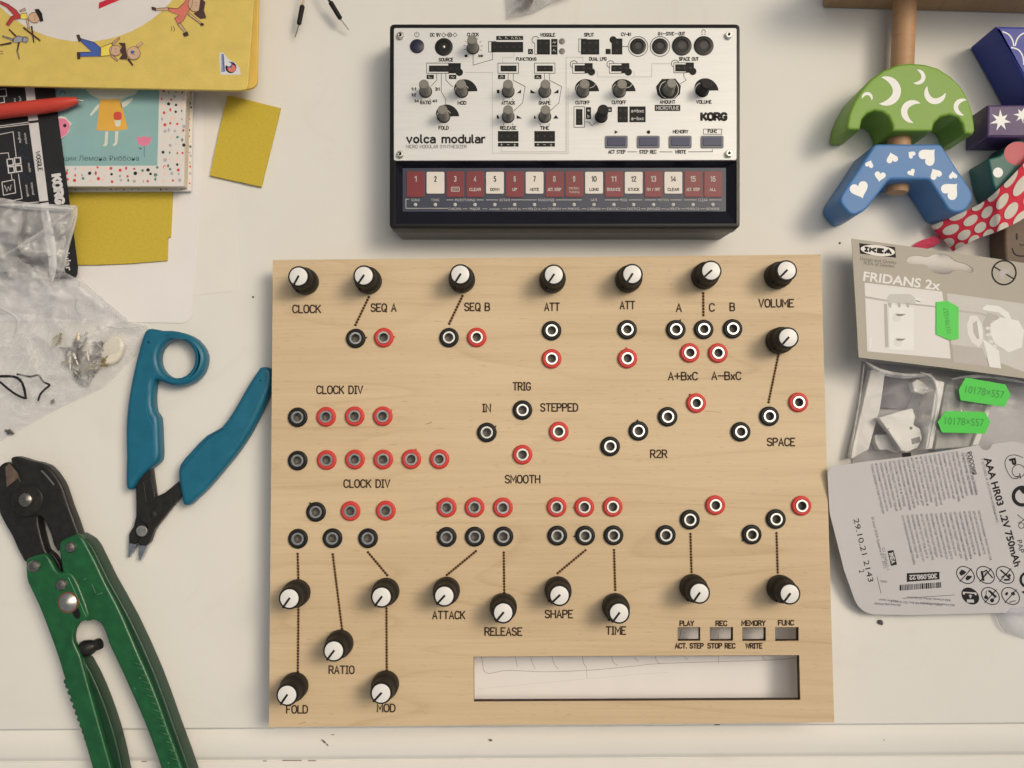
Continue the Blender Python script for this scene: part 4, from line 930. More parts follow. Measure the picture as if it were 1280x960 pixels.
g.build('white_band', M_cw, rc)
g = G(); g.poly(S_c2, [z4c(302, 926), z4c(364, 915), z4c(372, 1010), z4c(312, 1020)], .05); g.poly(S_c2, [z4c(312, 1020), z4c(372, 1010), z4c(426, 1390), z4c(372, 1400)], .05); g.build('white_band', M_cw, rc)
g = G()
slet(g, f, 'KORG', *z4c(436, 818), 39, 13, 3.8, 82); g.build('maker_lettering', M_cw, rc); g = G()
for q in ([(-60, 352), (216, 316)], [(-60, 364), (216, 330)], [(-60, 950), (290, 914)], [(-60, 420), (98, 388), (122, 580)], [(0, 552), (62, 546), (70, 592)], [(138, 705), (166, 890), (60, 910)], [(84, 705), (90, 742)], [(30, 130), (34, 168), (0, 172)]):
    g.stroke(f, [z4c(*p) for p in q], .9, .05)
for x, y in ((48, 592), (104, 582), (56, 648), (112, 640)):
    q = [z4c(x + 4, y + 3), z4c(x + 48, y), z4c(x + 53, y + 44), z4c(x + 9, y + 50), z4c(x + 4, y + 3)]; g.stroke(f, q, 1.5, .05)
g.stroke(f, [z4c(14, 766), z4c(106, 748), z4c(118, 846), z4c(26, 864), z4c(14, 766)], 1.0, .05); g.stroke(f, [z4c(34, 790), z4c(52, 836), z4c(62, 800), z4c(76, 828), z4c(84, 786)], .8, .05); g.stroke(f, [z4c(0, 70), z4c(44, 66), z4c(50, 120), z4c(0, 124)], .9, .05)
for t_, x, y, w in (('single', 150, 430, 14), ('output', 196, 438, 14), ('multi', 222, 656, 11), ('internal', 246, 815, 15), ('smooth', 206, 830, 15), ('a+b', 152, 140, 7), ('out', 115, 150, 5)): g.text(f, t_, *z4c(x, y), w=w, h=3.2, ang=82, off=.06)
g.build('white_lettering', M_cw, rc)
g = G(); slet(g, f, 'WOGGLE', *z4c(292, 608), 25, 6, 1.0, 82, .13); g.build('black_lettering', M_ink, rc)
g = G(); z2 = zm(0, 220, 1280 / 360.); g.text(S_c2, 'volca modular', *z2(308, 420), w=74, h=7.5, ang=82, bold=.02, off=.06, al='r'); g.build('white_lettering', M_cw, rc)
M_cblue = mat('dim_blue_line', A(40, 52, 70), .6); g = G()
for q in ([(176, 500), (140, 545), (150, 575)], [(204, 490), (170, 560), (160, 580)], [(160, 570), (214, 590), (222, 628)], [(160, 700), (232, 740)], [(150, 715), (196, 752), (200, 790)]): g.stroke(f, [z4c(*p) for p in q], .7, .05)
g.build('blue_line', M_cblue, rc)

# red pen
M_pen = mat('red_pen_plastic', A(190, 62, 46), .38, var=.08, vscale=60, bump=.08)
pz = DZ + 1.4 + 3.6; S_pen = Surf(pz)
pe = lambda x, y: S_pen.at(*z1(x, y))
c0 = pe(150, 470)
pen = empty('pen', (c0.x, c0.y, DZ + 1.5), 'red ballpoint pen lying across the black card and pointing right', 'pen')
g = G(); g.tube([pe(-260, 514), pe(0, 496), pe(200, 472), pe(260, 463), pe(300, 456), pe(330, 449), pe(346, 446)], [4.3, 4.2, 4.0, 3.7, 3.1, 2.2, 1.5], 20); g.build('barrel', M_pen, pen, smooth=60)
g = G(); g.tube([pe(345, 446), pe(358, 447), pe(366, 447.5), pe(376, 448)], [1.2, 1.0, .6, .25], 12); g.build('tip', M_screw, pen, smooth=60)

# ------------------------------------------------------------------ clear plastic bag with metal bits
def pillow(outline, center, zb, hgt, rings, noise, nz=0.03, seed=1, power=2.2, ngon=150, bottom=None):
    """crumpled film over a star-shaped outline (photo pixels), zb at the rim"""
    from mathutils import noise as mn
    L_ = [0.0]
    for i in range(len(outline)): L_.append(L_[-1] + math.hypot(outline[(i + 1) % len(outline)][0] - outline[i][0], outline[(i + 1) % len(outline)][1] - outline[i][1]))
    ring = []
    for k in range(ngon):
        t = L_[-1] * k / ngon
        i = max(j for j in range(len(outline)) if L_[j] <= t + 1e-9); f_ = (t - L_[i]) / max(1e-9, L_[i + 1] - L_[i]); a, b = outline[i], outline[(i + 1) % len(outline)]
        ring.append((a[0] + (b[0] - a[0]) * f_, a[1] + (b[1] - a[1]) * f_))
    g = G(); vs = []
    for j in range(rings + 1):
        r = 1 - j / rings
        for (u, v) in ring:
            uu, vv = center[0] + (u - center[0]) * r, center[1] + (v - center[1]) * r
            env = 1 - r ** power
            q = Vector((uu * nz, vv * nz, seed))
            ridge = 1 - abs(mn.noise(q)) * 2.6
            ridge2 = 1 - abs(mn.noise(q * 2.7 + Vector((5, 2, 0)))) * 2.2
            zr_ = zb(uu, vv) if callable(zb) else zb
            hh = hgt(uu, vv) if callable(hgt) else hgt
            vs.append(P(uu, vv, zr_ + hh * env + noise * env ** .5 * (ridge + .45 * ridge2) + .4))
    n = ngon
    fs = [(j * n + i, j * n + (i + 1) % n, (j + 1) * n + (i + 1) % n, (j + 1) * n + i) for j in range(rings) for i in range(n)]
    return g.add(vs, fs)
M_film = film_mat('clear_bag_film', (.88, .88, .88), .10, .22, 38, .2)
M_film2 = film_mat('milky_bag_film', (.86, .86, .87), .14, .42, 26, .2)
c0 = P(60, 420, 0)
bag = empty('plastic_bag', (c0.x, c0.y, .6), 'crumpled clear plastic bag with black marker scribble and small metal bits inside', 'plastic bag')
low = [(-120, 330), (0, 300), (60, 330), (98, 346), (130, 374), (162, 402), (187, 407), (188, 424), (174, 440), (160, 454), (131, 484), (75, 510), (0, 552), (-120, 614)]
def lowbase(u, v): return max(.5, 6 * max(0, min(1, (370 - v) / 60.)))
pillow(low, (60, 430), lowbase, lambda u, v: 7 * math.exp(-((u - 105) ** 2 + (v - 440) ** 2) / 4000.) + 3, 40, 2.4, .03, 3).build('bag_film', M_film, bag, smooth=60)
pillow([(q[0] - 3, q[1] - 1) for q in low], (60, 430), lambda u, v: max(.55, 6 * max(0, min(1, (370 - v) / 60.))), .3, 10, .3, .03, 9).build('bag_film', M_film, bag, smooth=60)
up = [(-130, 262), (0, 247), (40, 254), (97, 256.6), (97, 270), (86, 312), (80, 340), (100, 350), (150, 396), (110, 402), (20, 390), (-130, 420)]
def zc(u, v): return cardtop(min(u, 60), v).z + .6 if v < 340 else max(1.2, 5.5 * (1 - (v - 340) / 70.))
pillow(up, (40, 320), zc, 4, 40, 2.8, .028, 6).build('bag_flap', M_film2, bag, smooth=60)
M_crease = film_mat('bright_film_fold', (.84, .84, .85), .42, .2, 60, .2)
for q, w in (([(97, 258), (60, 285), (30, 305), (0, 322)], 5), ([(94, 270), (86, 300), (80, 330), (72, 352)], 3.5), ([(58, 262), (62, 290), (66, 330), (64, 352)], 11), ([(98, 346), (125, 372), (162, 402)], 1.6), ([(100, 352), (95, 385), (110, 398)], 1.4), ([(187, 407), (150, 410), (120, 405)], 1.6), ([(170, 412), (148, 405)], 1.5), ([(0, 256), (45, 259), (95, 262)], 7), ([(0, 385), (22, 400), (16, 425)], 4)):
    g = G(); pts = spl(q, 5, False); vs = []
    m = len(pts)
    for i, (u, v) in enumerate(pts):
        a, b = pts[max(i - 1, 0)], pts[min(i + 1, m - 1)]; d = Vector((b[0] - a[0], b[1] - a[1])).normalized(); k = w * .5 * (.35 + .65 * math.sin(math.pi * i / (m - 1)))
        zz = zc(u, v) + 5.5 if v < 400 else 6
        for t_, dz in ((-1, -.8), (0, .5), (1, -.8)): vs.append(P(u - d.y * k * t_, v + d.x * k * t_, zz + dz))
    g.add(vs, [(3 * i + j, 3 * i + j + 1, 3 * i + j + 4, 3 * i + j + 3) for i in range(m - 1) for j in (0, 1)]); g.build('film_fold', M_crease, bag, smooth=80)
g = G(); zb_ = zm(0, 380, 1067 / 200.)
class BagTop(Surf):
    pass
S_bt = Surf(7.4)
for q, w in (([(0, 520), (60, 570), (110, 605), (165, 628)], 2.2), ([(0, 482), (90, 484), (135, 510), (160, 560), (172, 628)], 2.6), ([(115, 468), (200, 484), (255, 476), (290, 520), (330, 540), (300, 568), (270, 600), (255, 642)], 2.0)):
    g.stroke(S_bt, spl([zb_(*p) for p in q], 4, False), w * 1.25, .0)
g.build('marker_scribble', M_ink, bag)
# metal bits in the bag (each one a thing)
M_brass = mat('brass', (.62, .50, .28), .3, 1.0, var=.15, vscale=500); M_steel = mat('dull_steel', (.30, .28, .25), .35, 1.0, var=.2, vscale=700); M_bright = mat('bright_tin', (.8, .78, .72), .2, 1.0); M_pearl = mat('cream_nylon', (.70, .66, .56), .4, var=.05)
def bit(u, v, L_, w, ang, m, label, group, zc_=2.0):
    c = P(u, v, zc_); g = G(); ca, sa = math.cos(R(ang)), math.sin(R(ang))
    def tr(x, y, z_): return (c.x + x * ca - y * sa, c.y + x * sa + y * ca, c.z + z_)
    path = [tr(-L_ / 2, 0, 0), tr(-L_ * .2, 0, 0), tr(-L_ * .15, 0, .1), tr(L_ * .2, 0, .2), tr(L_ * .25, 0, .2), tr(L_ / 2, 0, .3)]
    g.tube(path, [w * .7, w * .7, w, w, w * .5, w * .45], 8)
    g.tube([tr(-L_ * .1, -w * 1.3, 0), tr(-L_ * .1, w * 1.3, 0)], w * .4, 6)
    return thing_mesh(g, 'metal_terminal', m, label, 'metal part', group)
rr = random.Random(11)
for i in range(38):
    t_, k_ = rr.uniform(0, 6.28), math.sqrt(rr.random()); u, v = 106 + 25 * k_ * math.cos(t_), 441 + 24 * k_ * math.sin(t_) + 4
    bit(u, v, rr.uniform(6, 11), rr.uniform(1.0, 1.9), rr.uniform(0, 180), (M_steel, M_steel, M_brass, M_steel, M_bright, M_steel)[i % 6], 'small metal terminal in the tangle inside the clear bag', 'metal terminals in the bag', rr.uniform(1.6, 5))
bit(72, 424, 8, 1.8, 60, M_brass, 'brass terminal on the left edge of the tangle in the bag', 'metal terminals in the bag', 3)
bit(104, 478, 8, 1.5, -25, M_bright, 'shiny silver terminal at the bottom of the tangle in the bag', 'metal terminals in the bag', 2.5)
bit(66, 502, 3.2, .9, 60, M_steel, 'tiny grey metal bit right of the marker scribble in the bag', 'metal terminals in the bag', 1.6)
bit(12, 540, 5.5, 1.3, -20, M_steel, 'dark metal bit in the bottom corner of the bag by the table', 'metal terminals in the bag', 1.9)
g = G(); c = P(142, 438, 2.6); q = []
g.prism([(c.x + 6.5 * math.cos(t_) + 1.5 * math.sin(t_), c.y + 8.5 * math.sin(t_)) for t_ in [2 * math.pi * i / 14 for i in range(14)]], .9, 5.2, 1.6, bres=4)
thing_mesh(g, 'nylon_cap', M_pearl, 'cream plastic cap beside the metal tangle in the bag', 'plastic cap', smooth=60)

# ------------------------------------------------------------------ blue flush cutters
z3 = zm(0, 390, 1115 / 360.)
M_teal_h = mat('teal_rubber_grip', A(14, 90, 110), .42, var=.10, vscale=150, bump=.12, bscale=900)
M_blksteel = mat('blackened_steel', (.022, .021, .020), .42, .35, var=.25, vscale=250, bump=.15, bscale=500)
M_blade = mat('ground_steel_blade', (.50, .52, .55), .3, 1.0, var=.1, vscale=500)
M_pivot = mat('pivot_steel', (.55, .53, .49), .38, 1.0, var=.15, vscale=300)
c0 = P(190, 620, 0)
nip = empty('flush_cutter', (c0.x, c0.y, .3), 'blue handled flush cutters with one ring grip lying open beside the wooden panel', 'pliers')
def zb(zz, pts, h): return xy([zz(*p) for p in pts], h)
lh = [(566, 70), (590, 64), (630, 72), (665, 72), (715, 82), (760, 105), (790, 145), (797, 185), (785, 230), (755, 265), (710, 284), (665, 284), (630, 270), (600, 263), (594, 300), (592, 345), (598, 385), (614, 410), (618, 480), (620, 540), (617, 572), (600, 592), (568, 615), (535, 650), (515, 684), (492, 684), (488, 640), (490, 560), (488, 460), (494, 370), (508, 280), (530, 180), (550, 105)]
hole = [(684 + 71 * math.cos(R(a)), 180 + 76 * math.sin(R(a))) for a in range(0, 360, 15)]
g = G(); g.prism(zb(z3, spl(lh, 2), 9), .8, 10.5, 2.6, [zb(z3, hole, 9)], bres=4); lhh = g.build('handle', M_teal_h, nip, smooth=60)
g = G(); g.stroke(Surf(10.62), spl([z3(600, 240), z3(582, 300), z3(566, 355), z3(575, 410), z3(592, 450), z3(594, 560)], 5, False), 1.1, 0); g.build('grip_ridge', mat('teal_ridge', A(26, 108, 136), .4), lhh)
g = G(); g.disc(Surf(10.55), *z3(575, 117), 1.3, .08, 10); g.build('hang_hole', M_hole, lhh)
rh = [(1000, 225), (1012, 214), (1030, 212), (1047, 220), (1056, 240), (1050, 290), (1012, 380), (975, 455), (940, 512), (905, 560), (860, 615), (800, 685), (760, 722), (735, 746), (712, 746), (704, 710), (692, 645), (698, 592), (740, 540), (800, 478), (858, 446), (905, 382), (955, 295)]
g = G(); g.prism(zb(z3, spl(rh, 2), 9), .8, 10.5, 2.6, bres=4); rhh = g.build('handle', M_teal_h, nip, smooth=60)
g = G(); g.stroke(Surf(10.62), spl([z3(712, 600), z3(780, 520), z3(812, 482), z3(862, 452)], 5, False), 1.0, 0); g.build('grip_ridge', mat('teal_ridge_dark', A(12, 62, 84), .5), rhh)
g = G(); g.disc(Surf(10.55), *z3(1008, 265), 1.2, .08, 10); g.build('hang_hole', M_hole, rhh)
g = G(); g.prism(zb(z3, [(545, 600), (588, 596), (604, 715), (640, 700), (700, 650), (712, 690), (705, 708), (640, 790), (600, 840), (582, 890), (566, 905), (540, 900), (535, 882), (545, 870), (575, 842), (570, 820), (548, 810), (530, 760), (528, 665)], 6), 2.6, 7.2, .7); g.build('jaw_arm', M_blksteel, nip, smooth=40)
g = G(); g.prism(zb(z3, [(528, 660), (560, 640), (572, 740), (612, 740), (628, 790), (600, 842), (560, 880), (540, 884), (525, 900), (500, 895), (500, 860), (518, 830), (528, 790)], 5), 1.2, 5.6, .6); g.build('jaw_arm', M_blksteel, nip, smooth=40)
g = G(); g.prism(zb(z3, [(498, 892), (532, 884), (527, 905), (512, 930), (500, 950), (496, 948)], 5), 1.6, 5.2, .5); g.build('blade', M_blade, nip)
g = G(); g.prism(zb(z3, [(540, 902), (572, 902), (560, 930), (544, 962), (538, 958), (536, 930)], 5), 1.6, 5.2, .5); g.build('blade', M_blade, nip)
q = P(*z3(550, 848), 7.2); g = G(); g.lathe(q, [(3.1, -.5), (3.1, .5), (2.8, .8), (0, .85)], 24); g.build('pivot', M_pivot, nip, at=q, smooth=40)
q = P(*z3(592, 785), 7.0); g = G(); g.lathe(q, [(2.4, 0), (1.2, .5), (0, .6)], 18); g.build('spring_boss', M_blksteel, nip, at=q, smooth=60)
g = G(); g.stroke(Surf(7.28), [z3(556, 660), z3(566, 735)], .8, 0); g.stroke(Surf(7.28), [z3(582, 640), z3(598, 715)], .6, 0); g.build('worn_edge', mat('worn_steel', (.13, .12, .11), .4, .8), nip)

# ------------------------------------------------------------------ green compound cutters
z5 = zm(0, 560, 742 / 170.); z6 = zm(0, 560, 2.4)
M_green = mat('green_painted_steel', A(18, 78, 40), .38, var=.22, vscale=160, bump=.16, bscale=400, coat=.2)
M_green_shade = mat('green_paint_shaded', A(13, 50, 28), .45, var=.15, vscale=110, bump=.1)  # darker copy of the handle green, flange shade put into the colour
c0 = P(110, 760, 0)
cut = empty('bolt_cutter', (c0.x, c0.y, .3), 'green handled compound cutters with dark steel jaws lying at the lower left', 'pliers')
g = G(); g.prism(zb(z5, spl([(66, 62), (95, 45), (180, 70), (268, 95), (335, 178), (362, 240), (385, 312), (440, 462), (420, 500), (320, 560), (285, 470), (240, 378), (210, 372), (130, 360), (80, 300), (120, 200), (110, 150), (85, 100)], 2), 9), 3.5, 11, 1.4, bres=3); j1 = g.build('jaw', M_blksteel, cut, smooth=50)
g = G(); g.prism(zb(z5, spl([(-12, 130), (10, 90), (45, 76), (78, 96), (112, 150), (135, 200), (225, 250), (232, 330), (212, 378), (222, 450), (250, 550), (262, 580), (210, 640), (135, 615), (70, 480), (5, 365), (-20, 250)], 2), 8), 1.8, 9, 1.2, bres=3); g.build('jaw', M_blksteel, cut, smooth=50)
q = P(*z5(148, 285), 11); g = G(); g.lathe(q, [(9, -2), (9, .3), (8.4, .9), (5, 1.2), (4.2, 1.2)], 32); g.build('pivot_boss', M_blksteel, cut, at=q, smooth=40)
q = P(*z5(145, 282), 12.2); g = G(); g.lathe(q, [(3.9, -1), (3.9, 1.0), (3.2, 1.7), (0, 2.1)], 24); g.build('pivot_bolt', M_steel, cut, at=q, smooth=50)
g = G(); g.stroke(Surf(11.1), [z5(228, 125), z5(262, 160), z5(292, 198)], 2.2, 0); g.stroke(Surf(11.1), spl([z5(345, 235), z5(368, 310), z5(395, 390), z5(428, 468)], 4, False), 1.0, 0); g.build('worn_edge', mat('bare_steel', (.34, .31, .29), .35, .9), j1)
g = G(); g.prism(zb(z5, [(28, 105), (48, 84), (92, 130), (106, 160), (80, 180), (36, 215)], 9.3), 8.6, 9.5, .4); g.build('rusty_bevel', mat('rusty_brown_steel', (.16, .11, .09), .55, .4, var=.3, vscale=400), cut)
g = G(); g.prism(zb(z5, spl([(215, 575), (270, 560), (310, 600), (338, 655), (325, 685), (300, 680)], 2), 5), 1.5, 6, .6); g.build('link', M_blksteel, cut, smooth=40)
# right handle (under), left handle (plate over)
rp = [(178, 288), (195, 272), (232, 258), (250, 272), (266, 300), (292, 350), (316, 402), (348, 462), (376, 522), (414, 612), (446, 684), (478, 764), (506, 846), (528, 905), (558, 995), (582, 1090), (520, 1090), (490, 980), (452, 870), (420, 790), (388, 718), (350, 635), (328, 588), (316, 552), (300, 525), (280, 515), (255, 518), (215, 470), (190, 380), (182, 330)]
g = G(); g.prism(zb(z6, spl(rp, 2), 13), 9.5, 13.5, 1.3, bres=3); rhd = g.build('handle', M_green, cut, smooth=45)
rs = [(236, 256), (264, 266), (290, 292), (338, 390), (402, 505), (476, 668), (534, 828), (590, 985), (614, 1090), (590, 1090), (560, 980), (500, 820), (440, 680), (380, 545), (310, 400), (255, 300)]
g = G(); g.prism(zb(z6, spl([(x + 1, y) for x, y in rs], 2), 7), .8, 12.0, 1.2, bres=3); g.build('handle_flange', M_green_shade, rhd, smooth=45)
lp = [(78, 345), (86, 330), (130, 317), (148, 330), (165, 362), (182, 376), (206, 371), (226, 390), (248, 440), (268, 498), (262, 514), (242, 522), (225, 545), (222, 580), (238, 615), (246, 640), (262, 700), (290, 800), (318, 900), (345, 1000), (360, 1090), (310, 1090), (278, 965), (240, 835), (202, 722), (178, 640), (150, 560), (115, 470), (84, 405), (79, 375)]
g = G(); g.prism(zb(z6, spl(lp, 2), 14.5), 10.8, 14.8, 1.2, bres=3); lhd = g.build('handle', M_green, cut, smooth=45)
g = G(); g.prism(zb(z6, spl([(246, 635), (262, 640), (300, 715), (332, 800), (356, 880), (374, 965), (392, 1090), (335, 1090), (320, 980), (290, 860), (262, 745)], 2), 9), .8, 11.2, 1.0, bres=3); g.build('handle_flange', M_green_shade, lhd, smooth=45)
# embossed finger grips along both handles
def ribs(pts0, pts1, n, name, parent, m, zt):
    for i in range(n):
        t_ = i / (n - 1); a = (pts0[0] + (pts1[0] - pts0[0]) * t_, pts0[1] + (pts1[1] - pts0[1]) * t_)
        yield a, t_
e1 = spl([(404, 645), (436, 722), (470, 808), (506, 905), (536, 1000)], 8, False)
for i, (x, y) in enumerate(e1[::2][:17]):
    c = P(*z6(x + 4, y), 13.45); g = G(); a = R(-24); vs = []
    dx, dy = math.cos(a), math.sin(a)
    g.tube([(c.x - dx * 3.6, c.y + dy * -3.6, c.z - .2), (c.x, c.y, c.z + .35), (c.x + dx * 3.8, c.y + dy * 3.8, c.z - .3)], [.35, .8, .35], 8); g.build('grip_rib', M_green, rhd, smooth=60)
e2 = spl([(196, 700), (222, 775), (250, 850), (276, 930), (300, 1010)], 8, False)
for i, (x, y) in enumerate(e2[::2][:16]):
    c = P(*z6(x + 4, y), 13.6); g = G(); g.lathe(c, [(1.6, -1.5), (1.6, .2), (1.1, .9), (0, 1.1)], 12); g.build('grip_nub', M_green, lhd, smooth=60)
for x, y, r, zt, m, nm in ((213, 298, 3.0, 13.5, M_steel, 'bolt'), (103, 355, 3.3, 14.8, M_steel, 'bolt'), (185, 410, 3.1, 14.8, M_steel, 'bolt'), (205, 463, 4.9, 14.8, M_pivot, 'adjuster_bolt')):
    q = P(*z6(x, y), zt); g = G(); g.lathe(q, [(r, -.3), (r, .7), (r * .8, 1.5), (r * .4, 1.9 if r < 4 else 2.6), (0, 2.0 if r < 4 else 2.9)], 26); b_ = g.build(nm, m, cut, at=q, smooth=30)
    if r > 4:
        g = G(); g.lathe(q, [(r * 1.18, -.1), (r * 1.18, .25), (r, .3)], 26); g.build('washer', mat('rusty_washer', (.20, .09, .05), .6, .4), b_, at=q)
g = G(); g.poly(Surf(14.9), spl([z6(215, 480), z6(232, 478), z6(242, 500), z6(236, 512), z6(222, 506)], 3), 0); g.build('slot', M_hole, lhd)
qa, qb, qc = P(*z6(248, 604), 9), P(*z6(275, 596), 9), P(*z6(302, 586), 9)
g = G(); g.tube([qa, qa.lerp(qb, .4), qb, qb.lerp(qc, .5), qb.lerp(qc, .52), qc], [4.2, 4.6, 4.0, 2.6, 3.2, 3.0], 14); g.build('stop_screw', M_blksteel, cut, smooth=40)
M_scr = mat('paint_scratch', A(96, 140, 106), .5); g = G()
for x0, y0, x1, y1 in ((500, 740, 522, 790), (455, 720, 470, 712), (530, 800, 560, 790)): g.stroke(Surf(13.62), [z5(x0, y0), z5(x1, y1)], .5, 0)
for x, y in ((404, 722), (432, 816), (505, 945), (447, 742), (420, 690)): g.disc(Surf(13.62), *z6(x, y), .8, 0, 7)
g.build('paint_chip', M_scr, rhd)
g = G(); g.stroke(Surf(14.9), spl([z6(205, 388), z6(238, 460), z6(258, 505)], 4, False), .9, 0); g.build('plate_edge', M_scr, lhd)

# ------------------------------------------------------------------ jumper leads at the top
M_wire = mat('beige_wire', A(196, 160, 120), .5); M_wireb = mat('black_wire', (.02, .02, .02), .5); M_pin = mat('tinned_pin', (.42, .40, .34), .4, .9)
def lead(px, wire, label, wm):
    c = P(px[0][0], px[0][1], 4)
    t_ = empty('jumper_lead', (c.x, c.y, 0), label, 'jumper lead', 'jumper leads by the synthesizer')
    zz = [9, 7.5, 4.0]
    a, b, d = [P(u, v, q) for (u, v), q in zip(px, zz)]
    g = G(); g.tube([a, a.lerp(b, .05), a.lerp(b, .06), a.lerp(b, .94), a.lerp(b, .95), b], [.9, 1.2, 1.45, 1.35, 1.1, .9], 12); g.build('plug_sleeve', M_blk, t_, smooth=50)
    g = G(); g.tube([b, d], [.38, .34], 8); g.build('pin', M_pin, t_)
    g = G(); g.tube([a] + [P(u, v, q) for u, v, q in wire], .75, 10); g.build('wire', wm, t_, smooth=60)
lead([(378.2, 6.5), (373.5, 31), (369, 46.5)], [(379.5, 0, 9), (381, -16, 8), (384, -60, 2)], 'jumper lead with a beige wire and black sleeve', M_wire)
lead([(412.6, 2), (426, 24), (436, 37.3)], [(409, -3, 10), (402, -20, 9), (392, -60, 2)], 'jumper lead with a black wire lying tilted nearest the synthesizer', M_wireb)

# ------------------------------------------------------------------ bag corner at the top edge
c0 = P(670, -10, 0)
tb = empty('plastic_bag', (c0.x, c0.y, .4), 'corner of a clear plastic bag reaching in at the top edge above the synthesizer', 'plastic bag')
pillow([(628, -60), (632, 0), (633, 23), (650, 21), (668, 16), (690, 4), (730, -8), (760, -60)], (680, -30), .4, 14, 14, 1.8, .05, 21).build('bag_film', M_film2, tb, smooth=60)
g = G(); c = P(657, 0, 4); g.lathe((c.x, c.y, .8), [(0, 0), (4, .6), (4.6, 4), (3.4, 7), (0, 8)], 18); g.add([(v.x * 1, v.y, v.z) for v in []], [])
thing_mesh(g, 'dark_red_bead', mat('dark_red_plastic', (.07, .018, .02), .35), 'dark red piece inside the bag corner at the top edge', 'bead', smooth=60)

# ------------------------------------------------------------------ wooden stacking toy
za = zm(1000, 0, 3.2)
M_beech = wood_mat('beech_wood', (0.50, 0.30, 0.17), (0.36, 0.20, 0.10), 14, 60, .15, .5, 3.0)
M_base = wood_mat('toy_base_wood', (0.42, 0.27, 0.15), (0.30, 0.18, 0.09), 9, 70, .25, .55, 5.0)
BT = 27.0; S_blk = Surf(BT)
c0 = P(1130, 20, 0)
toy = empty('stacking_toy', (c0.x, c0.y, .2), 'wooden stacking toy lying on its side, round rod fixed in a plain base board', 'toy')
b0, b1 = P(1028, 10.5, 0), P(1330, 19, 0)
dirx = (b1 - b0).normalized(); nrm = Vector((-dirx.y, dirx.x, 0))
g = G(); q = [b0, b1, b1 + nrm * 15, b0 + nrm * 15]
g.prism(rnd([(p.x, p.y) for p in q], 1.2), .3, 58, 1.5, bres=3); g.build('base_board', M_base, toy, smooth=40)
g = G(); da, db = P(1131.5, -8, BT / 2 + .3), P(1121, 241, BT / 2 + .3); g.tube([da.lerp(db, t_) for t_ in (0, .25, .5, .75, .985, 1)], [6.3] * 5 + [5.6], 28); g.build('rod', M_beech, toy, smooth=50)
def flatmark(parent, name, m, pts, sf=S_blk, off=.06): 
    g = G(); g.poly(sf, pts, off); return g.build(name, m, parent)
M_wmark = mat('cream_stencil_paint', A(222, 216, 204), .5, var=.03)
M_wmark2 = mat('white_stencil_paint', A(226, 224, 228), .5, var=.03)
# green half disc
M_gblk = mat('green_painted_wood', A(114, 148, 50), .5, var=.05, vscale=120, bump=.08, bscale=300)
arc = [(188, 500), (196, 455), (215, 410), (245, 360), (285, 315), (335, 280), (390, 258), (440, 251), (500, 256), (555, 272), (605, 305), (645, 345), (672, 390), (690, 440), (698, 490), (701, 520), (692, 537), (660, 534), (655, 520), (650, 495), (632, 470), (600, 459), (565, 466), (540, 488), (530, 524), (372, 524), (370, 500), (355, 465), (330, 447), (300, 442), (270, 452), (250, 475), (240, 518), (200, 519), (190, 514)]
gp = zb(za, arc, BT)
g = G(); g.prism(gp, .3, BT, 1.4, bres=3)
gblk = tag(g.build('toy_block', M_gblk, smooth=35), 'green half round wooden block with cream moons threaded on the rod', 'toy block', 'wooden toy blocks')
def moon(cx, cy, r, a, k=.62, th=.9):
    """crescent: outer arc minus a shifted circle"""
    out, inn = [], []
    for i in range(17):
        t_ = -115 + 230 * i / 16; out.append((r * math.cos(R(t_)), r * math.sin(R(t_))))
    p0, p1 = out[0], out[-1]
    for i in range(1, 12):
        t_ = i / 12; y = p1[1] + (p0[1] - p1[1]) * t_; x = p0[0] + (r * k - p0[0]) * math.sin(math.pi * t_) ** .75; inn.append((x, y))
    ca, sa = math.cos(R(a)), math.sin(R(a))
    return [za(cx + x * ca - y * sa, cy + x * sa + y * ca) for x, y in out + inn]
for cx, cy, r, a in ((345, 364, 59, 5), (472, 308, 30, 15), (540, 374, 43, 110), (648, 428, 34, 190), (450, 446, 46, 200), (269, 390, 22, -80)):
    flatmark(gblk, 'moon_mark', M_wmark, moon(cx, cy, r, a, .45))
# blue arch
M_bblk = mat('blue_painted_wood', A(68, 114, 160), .5, var=.05, vscale=120, bump=.08, bscale=300)
bl = rnd([(300, 575), (565, 575), (702, 785), (660, 850), (600, 850), (515, 718), (358, 718), (262, 842), (205, 868), (150, 800)], [14, 14, 45, 28, 25, 14, 14, 22, 40, 34], 6)
g = G(); g.prism(zb(za, bl, BT), .3, BT, 1.4, bres=3)
bblk = tag(g.build('toy_block', M_bblk, smooth=35), 'blue arch shaped wooden block with white hearts threaded on the rod end', 'toy block', 'wooden toy blocks')
def heart(cx, cy, s, a):
    pts = []
    for i in range(28):
        t_ = 2 * math.pi * i / 28
        x = 16 * math.sin(t_) ** 3; y = -(13 * math.cos(t_) - 5 * math.cos(2 * t_) - 2 * math.cos(3 * t_) - math.cos(4 * t_)); pts.append((x / 17 * s, y / 17 * s))
    ca, sa = math.cos(R(a)), math.sin(R(a))
    return [za(cx + x * ca - y * sa, cy + x * sa + y * ca) for x, y in pts]
for cx, cy, s_, a in ((512, 625, 40, -135), (368, 633, 25, 145 + 20), (446, 618, 17, 130), (278, 657, 18, -160), (320, 704, 24, 10), (446, 690, 17, -30), (542, 696, 26, 150), (612, 702, 18, 175), (602, 762, 40, -135), (238, 758, 40, -20)):
    flatmark(bblk, 'heart_mark', M_wmark2, heart(cx, cy, s_, a))
